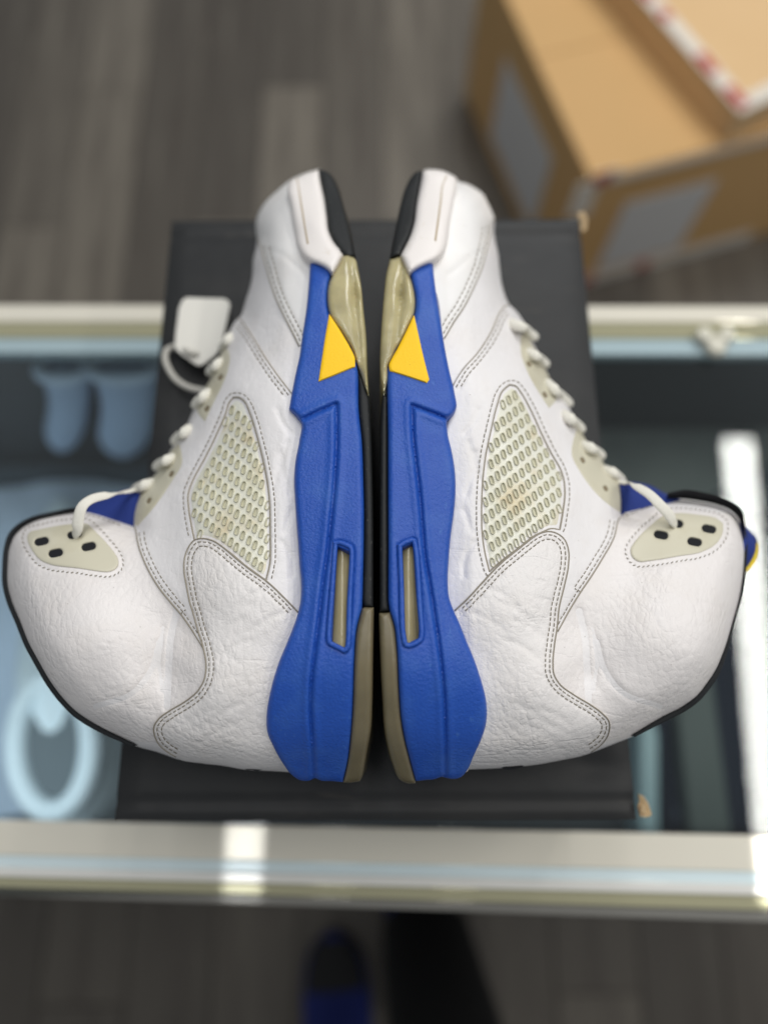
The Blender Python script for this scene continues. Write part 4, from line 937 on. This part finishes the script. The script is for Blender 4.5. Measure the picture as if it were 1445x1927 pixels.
    ptc = P(cl[:, 0], cl[:, 1], zc); m_px = 0.34 / F
    tube("collar_binding", ptc, (rr * m_px * 0.92).tolist(), M_bind, root, loc, seg=10)
    V = []; Fc = []
    for i_, p_ in enumerate(ptc):
        V += [(p_[0], p_[1], p_[2]), (p_[0] * 0.985, p_[1], max(0.03, 0.105 - p_[2] - 0.012))]
        if i_: Fc.append([2 * i_ - 2, 2 * i_ - 1, 2 * i_ + 1, 2 * i_])
    mesh("collar_lining", V, Fc, M_dark, root, loc)
    # ---- dark lining peeping out under the heel
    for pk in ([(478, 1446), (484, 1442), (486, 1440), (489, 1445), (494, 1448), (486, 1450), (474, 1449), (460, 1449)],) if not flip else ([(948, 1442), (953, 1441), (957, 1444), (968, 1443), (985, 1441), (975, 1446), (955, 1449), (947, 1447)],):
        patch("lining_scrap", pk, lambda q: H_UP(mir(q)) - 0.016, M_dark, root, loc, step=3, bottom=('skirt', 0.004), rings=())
    # ---- eyelet plate
    holes = [stadium(c_, 27, 14, D["plate_ang"]) for c_ in D["plate_holes"]]
    pb = patch("eyelet_plate", D["plate"], lambda q: base(q) + 0.0013, M_plate, root, loc, step=5, holes=holes, roll=(0.0005, 3), hroll=(0.0009, 4), bottom=('skirt', 0.0014), edge_mat=M_edge, hole_drop=0.0008)
    for h_ in holes:
        hq = spline(h_, 4, True); hb = hq + (hq - hq.mean(0)) * 0.12
        patch("eyelet_shade_patch", hb, lambda q: base(q) + 0.00055, M_dark, pb, loc, step=5, smooth_poly=False, bottom=('skirt', 0.0003), rings=())  # dark patch paints the shade inside the plate's hole
    # ---- eyestays
    for nm in ("stay_hi", "stay_lo"):
        hs_ = [stadium(c_, 12, 6.5, D["hole_ang"], 5) for c_ in D["stay_holes"] if inside(np.array([c_]), np.array(D[nm], float))[0]]
        es = patch("eyestay", D[nm], lambda q: base(q) + 0.0019, M_plate, root, loc, step=5, holes=hs_, roll=(0.0006, 4), bottom=('skirt', 0.002), edge_mat=M_edge, hole_drop=0.002)
        for h_ in hs_:
            hq = spline(h_, 3, True); hb = hq + (hq - hq.mean(0)) * 0.15
            patch('eyelet_shade_patch', hb, lambda q: base(q) + 0.0014, M_tan, es, loc, step=4, smooth_poly=False, bottom=('skirt', 0.0003), rings=())  # tan patch paints the dimness inside the small hole
    # ---- laces
    for lp in D["loops"]:
        a_, b_, c_ = [np.array(p_, float) for p_ in lp]
        d_ = c_ - a_; n_ = d_ / np.linalg.norm(d_)
        path = np.array([a_ - n_ * 1, a_ + d_ * .18, a_ + d_ * .4 + (b_ - (a_ + c_) / 2) * .8, a_ + d_ * .65 + (b_ - (a_ + c_) / 2) * .8, a_ + d_ * .86, c_ + n_ * 0.5, c_ - n_ * 5, c_ - n_ * 14])
        z0 = base(a_[None])[0]; ze = base(b_[None])[0]
        zz_ = np.array([z0 + 0.0008, z0 + 0.0058, z0 + 0.0072, ze + 0.0062, ze + 0.001, ze - 0.005, ze - 0.009, ze - 0.010])
        pp = P(path[:, 0], path[:, 1], zz_); pp = spline(pp, 0.0008, corner=200)
        tube("lace_loop", pp, 0.0030, M_lace, root, loc, flat=0.78, seg=12)
    le = np.array(D["lace_end"], float); zl = base(le[:, :2]) + 0.001; zl = np.where(le[:, 2] > 0, np.maximum(zl, zl[0]), zl) + le[:, 2] / 1000
    pp = P(le[:, 0], le[:, 1], zl)
    sm = spline(pp, 0.0012, corner=200); wv = np.interp(np.linspace(0, 1, len(sm)), np.linspace(0, 1, len(le)), D["lace_w"]) * m_px
    tube("lace_end", sm, wv.tolist(), M_lace, root, loc, flat=0.35, seg=12)
    # ---- tongue
    tg_ = patch("tongue", D["tongue"], lambda q: 0.047 + 0 * q[:, 0] - 0.0, M_tongue, root, loc, step=8, roll=(0.012, 26), bottom=('mirror', 0.075, 0.02), rings=(3, 7, 12))
    if "trim" in D:
        tr_ = spline(D["trim"], 3); tube("tongue_trim", P(tr_[:, 0], tr_[:, 1], 0.040 + 0 * tr_[:, 0]), (np.interp(np.linspace(0, 1, len(tr_)), [0, .3, .8, 1], [1.5, 4.2, 5, 3]) * m_px).tolist(), M_yel_trim, tg_, loc, seg=8)
    # ---- midsole
    gs_ = [spline(g_, 4) for g_ in D["grooves"]]
    fr = spline(D["frame"], 3, True)
    gx_ = (lambda q: 1422 - q[:, 0]) if flip else (lambda q: q[:, 0])
    def zm(q):
        z = mid(q)
        for l_ in gs_:
            d_ = dist(q, l_); z = z - 0.0016 * np.exp(-(d_ / 3.2) ** 2)
            z = z + 0.0007 * np.exp(-((d_ - 9) / 6) ** 2)
        z = z - 0.0006 * np.exp(-(dist(q, fr, True) / 2.2) ** 2)
        return z
    ms = patch("midsole", D["blue"], zm, M_blue, root, loc, step=4.2, holes=[D["opening"]], lines=D["grooves"] + [D["frame"]], roll=(0.0032, 10), hroll=(0.0012, 4), bottom=('floor', 0.004), rings=(1.2, 3, 6), hole_drop=0.010)
    op = spline(D["opening"], 4, True); opb = op + (op - op.mean(0)) / np.linalg.norm(op - op.mean(0), axis=1, keepdims=True) * 3
    patch("air_window", opb, lambda q: mid(q) - 0.0068 + 0.0016 * np.cos((q[:, 0] - op[:, 0].mean()) / 12 * 1.4), M_air, ms, loc, step=5, smooth_poly=False, bottom=('skirt', 0.002))
    fo = spline(D["frame"], 3, True); fi = offset(fo, 4.0, True); fi = fi if abs(area(fi)) < abs(area(fo)) else offset(fo, -4.0, True)
    fp = np.concatenate([fi, fi[:1]]); zf_ = mid(fp) + 0.0002
    tube("window_frame", P(fp[:, 0], fp[:, 1], zf_), 0.0011, M_blue, ms, loc, seg=8, caps=False)
    patch("accent_insert", D["yellow"], lambda q: mid(q) + 0.0010, M_yellow, ms, loc, step=6, roll=(0.0007, 4), bottom=('skirt', 0.004))
    bp_ = patch("toe_bumper", D["bumper"], lambda q: mid(q) + 0.0048, M_white_rubber, root, loc, step=5, roll=(0.0045, 13), bottom=('floor', 0.006), rings=(1.5, 4, 8))
    gl_ = spline(D["groove"], 3); 
    grv = tube("groove_line", P(gl_[:, 0], gl_[:, 1], mid(gl_) + 0.0047 - 0.0045 * (1 - np.sqrt(1 - (1 - np.clip(dist(gl_, spline(D["bumper"], 3, True), True) / 13, 0, 1)) ** 2))), (np.interp(np.linspace(0, 1, len(gl_)), [0, .5, 1], [1.3, 1.9, 2.2]) * m_px).tolist(), M_groove, bp_, loc, flat=0.35, seg=8)
    patch("toe_outsole", D["toe_black"], lambda q: mid(q) + 0.0005, M_black, root, loc, step=5, roll=(0.004, 9), bottom=('floor', 0.005), rings=(1.5, 4))
    patch("arch_outsole", D["arch"], lambda q: mid(q) - 0.0022, M_black, root, loc, step=4, roll=(0.0025, 6), bottom=('floor', 0.005), rings=(1.5,))
    fx = np.array([inx(668), 560.0])
    patch("flex_wedge", D["wedge"], lambda q: mid(q) + 0.0012 - 0.0030 * np.exp(-(((gx_(q) - 668) / 7) ** 2 + ((q[:, 1] - 556) / 26) ** 2)) - 0.0016 * np.exp(-((gx_(q) - 668 - (q[:, 1] - 560) * 0.09) / 5) ** 2), M_gum, root, loc, step=4.5, roll=(0.0035, 9), bottom=('floor', 0.006), rings=(1.5, 4))
    patch("heel_outsole", D["heel_out"], lambda q: mid(q) - 0.0004, M_gum_heel, root, loc, step=5, roll=(0.0035, 9), bottom=('floor', 0.005), rings=(1.5, 4))
    return root
build_shoe(LEFT, False, "white high-top with blue midsole lying on its side, the one beside the white swing tag")
build_shoe(RIGHT, True, "white high-top with blue midsole, its yellow-edged blue tongue tip poking out past the collar")

# ------------------------------------------------------------------ cartons on the floor behind the counter
cb = M("brown_cardboard", lin(204, 164, 110), 0.75); cb.tint(cb.ramp(cb.noise(6, 3), 0.4, 0.7, 0, 0.5), lin(196, 160, 106))
cb.bump(cb.noise(120, 3, stretch=(0.1, 3, 1)), 0.1, 0.001); M_card = cb.m
cb = M("pale_cardboard", lin(218, 184, 138), 0.75); cb.tint(cb.ramp(cb.noise(5, 3), 0.4, 0.7, 0, 0.5), lin(208, 172, 124)); M_card2 = cb.m
tpm = M("white_tape", lin(222, 216, 206), 0.35).m
tpr = M("red_tape_print", lin(176, 44, 52), 0.4).m
M_lbl = M("white_shipping_label", lin(206, 206, 206), 0.5).m
CT = FZ + 0.37
pc = PV(1112, 338, CT); pl_ = PV(937, 26, CT); pr_ = PV(1445, 251, CT)
ux = (pr_ - pc); ux.z = 0; ux.normalize()
fw = Vector((-ux.y, ux.x, 0))
cr_ = empty("cardboard_carton", (pc.x, pc.y, FZ)); cr_.rotation_euler = (0, 0, math.atan2(ux.y, ux.x))
tag(cr_, "large brown cardboard carton on the floor behind the counter, taped at its corner", "carton")
BW, BD, BH = 0.62, 0.60, 0.37
box("carton_body", (0, BW, 0, BD, 0.001, BH - 0.006), M_card, cr_, 0.004)
for (y0, y1, z1) in ((0.001, BD / 2 - 0.001, 0.0), (BD / 2 + 0.001, BD - 0.001, 0.0)):
    box("flap", (0.001, BW - 0.001, y0, y1, BH - 0.0055, BH), M_card, cr_, 0.001)
box("shipping_label", (0.10, 0.30, -0.0015, 0.0005, 0.05, 0.27), M_lbl, cr_, 0.0)
box("shipping_label", (-0.0015, 0.0005, 0.14, 0.42, 0.05, 0.27), M_lbl, cr_, 0.0)
def tape(parent, p0, p1, wv_, th=0.0012, reds=((0.1, 0.2), (0.45, 0.55), (0.8, 0.9))):
    p0, p1 = Vector(p0), Vector(p1); d_ = p1 - p0; wv_ = Vector(wv_); n_ = d_.cross(wv_).normalized() * th
    def slab(nm, a_, b_, s_, mat, lift):
        q_ = [a_ - wv_ * s_, b_ - wv_ * s_, b_ + wv_ * s_, a_ + wv_ * s_]; q_ = [x_ + n_ * lift for x_ in q_]
        V = [tuple(x_) for x_ in q_] + [tuple(x_ + n_) for x_ in q_]
        return mesh(nm, V, [[3, 2, 1, 0], [4, 5, 6, 7], [0, 1, 5, 4], [1, 2, 6, 5], [2, 3, 7, 6], [3, 0, 4, 7]], mat, parent, None, smooth=False)
    t_o = slab("tape", p0, p1, 1.0, tpm, 0)
    for a_, b_ in reds: slab("tape_print", p0 + d_ * a_, p0 + d_ * b_, 0.7, tpr, 1.02).parent = t_o
tape(cr_, (0.0, -0.002, BH - 0.0), (0.05, -0.002, BH - 0.0), (0, -0.0, 0.018), reds=((0.1, 0.7),))
tape(cr_, (-0.002, -0.0015, BH - 0.10), (-0.002, -0.0015, BH - 0.005), (0.024, -0.0, 0), reds=((0.3, 0.65),))
tape(cr_, (0.0, -0.0018, 0.022), (BW * 0.8, -0.0018, 0.022), (0, 0, 0.018), reds=((0.12, 0.2), (0.42, 0.48)))
tape(cr_, (0.0, -0.0018, BH - 0.012), (BW * 0.95, -0.0018, BH - 0.012), (0, 0, 0.008), reds=())
# second, flatter carton standing on the first
C2Z = CT + 0.001; C2H = 0.07
q0 = PV(1392, 214, C2Z + C2H); q1_ = PV(1255, 55, C2Z + C2H); q2_ = PV(1445, 226, C2Z + C2H)
u2 = (q0 - q1_); u2.z = 0; u2.normalize()          # towards the near corner
side2 = Vector((-u2.y, u2.x, 0))
c2 = empty("flat_carton", (q0.x, q0.y, C2Z)); c2.rotation_euler = (0, 0, math.atan2(-u2.y, -u2.x))
tag(c2, "flat pale carton edged with red and white tape, on top of the large brown carton", "carton")
SW = -1 if side2.x < 0 else 1
box("carton_body", (0, 0.50, -0.42, 0, 0, C2H), M_card2, c2, 0.003)
tape(c2, (0.0, -0.014, C2H + 0.001), (0.48, -0.014, C2H + 0.001), (0, 0.014, 0), reds=((0.02, 0.12), (0.2, 0.3), (0.5, 0.55), (0.62, 0.74), (0.9, 0.98)))
tape(c2, (0.014, -0.03, C2H + 0.001), (0.014, -0.40, C2H + 0.001), (0.014, 0, 0), reds=((0.5, 0.6), (0.8, 0.9)))

# ------------------------------------------------------------------ the person standing at the counter (only feet and legs come into view)
M_trou = M("black_trouser_cloth", lin(16, 16, 18), 0.9); M_trou.bump(M_trou.noise(300, 3), 0.3, 0.001); M_trou = M_trou.m
M_sbl = M("dark_blue_trainer_mesh", lin(22, 38, 110), 0.8).m
M_sbk = M("black_trainer_toe", lin(16, 16, 18), 0.7).m
M_ssole = M("grey_trainer_sole", lin(92, 88, 88), 0.7).m
fl_ = PV(637, 1800, FZ + 0.05); frt = PV(790, 1700, FZ + 0.05)
per = empty("person", (0.0, -0.45, FZ)); tag(per, "person in black trousers and blue and black trainers standing at the counter", "person")
PL = (0.0, -0.45, FZ)
hip = [(-0.10, -0.62, FZ + 0.92), (0.11, -0.58, FZ + 0.92)]
ank_ = [(fl_.x - 0.004, fl_.y - 0.215, FZ + 0.07), (frt.x + 0.004, frt.y - 0.015, FZ + 0.07)]
V = []; E = []; RD = []
def addv(p_, r_): V.append(p_); RD.append(r_); return len(V) - 1
pel = addv((0.0, -0.60, FZ + 1.0), 0.155); 
for a_, h_ in zip(ank_, hip):
    pr = pel
    kn = ((a_[0] + h_[0]) / 2, (a_[1] + h_[1]) / 2 + 0.03, FZ + 0.50)
    for p_, r_ in ((h_, 0.095), (((h_[0] + kn[0]) / 2, (h_[1] + kn[1]) / 2 + .01, FZ + 0.72), 0.088), (kn, 0.082), (((a_[0] + kn[0]) / 2, (a_[1] + kn[1]) / 2, FZ + 0.28), 0.080), (a_, 0.078)):
        k2 = addv(p_, r_); E.append((pr, k2)); pr = k2
me = bpy.data.meshes.new("trousers"); me.from_pydata([tuple(np.array(v_) - np.array(PL)) for v_ in V], E, []); me.materials.append(M_trou)
o = bpy.data.objects.new("trousers", me); C.objects.link(o); o.parent = per
sk = o.modifiers.new("skin", 'SKIN'); sk.use_smooth_shade = True
for i_, d_ in enumerate(me.skin_vertices[0].data): d_.radius = (RD[i_], RD[i_]); d_.use_root = (i_ == 0)
sb_ = o.modifiers.new("sub", 'SUBSURF'); sb_.levels = 2; sb_.render_levels = 2
def trainer(c_, rz, toe_m):
    q_ = loft_sneaker("trainer", (0, 0, 0), 0, 0.30, 0.122, 0.085, M_sbl, M_ssole, M_sbk, None, None, None, toe_mat=toe_m, laces=M_sbl)
    # one trainer is one part of the person, its pieces are sub-parts
    for key_ in ("label", "category", "group"):
        if key_ in q_: del q_[key_]
    q_.parent = per; q_.location = Vector(c_) - Vector(PL); q_.rotation_euler = (0, 0, rz)
trainer((fl_.x, fl_.y - 0.115, FZ + 0.001), 0.08, M_sbk)
trainer((frt.x, frt.y - 0.02, FZ + 0.001), -0.06, M_sbk)
print("TRIS", sum(len(o_.data.polygons) for o_ in C.objects if o_.type == 'MESH'))
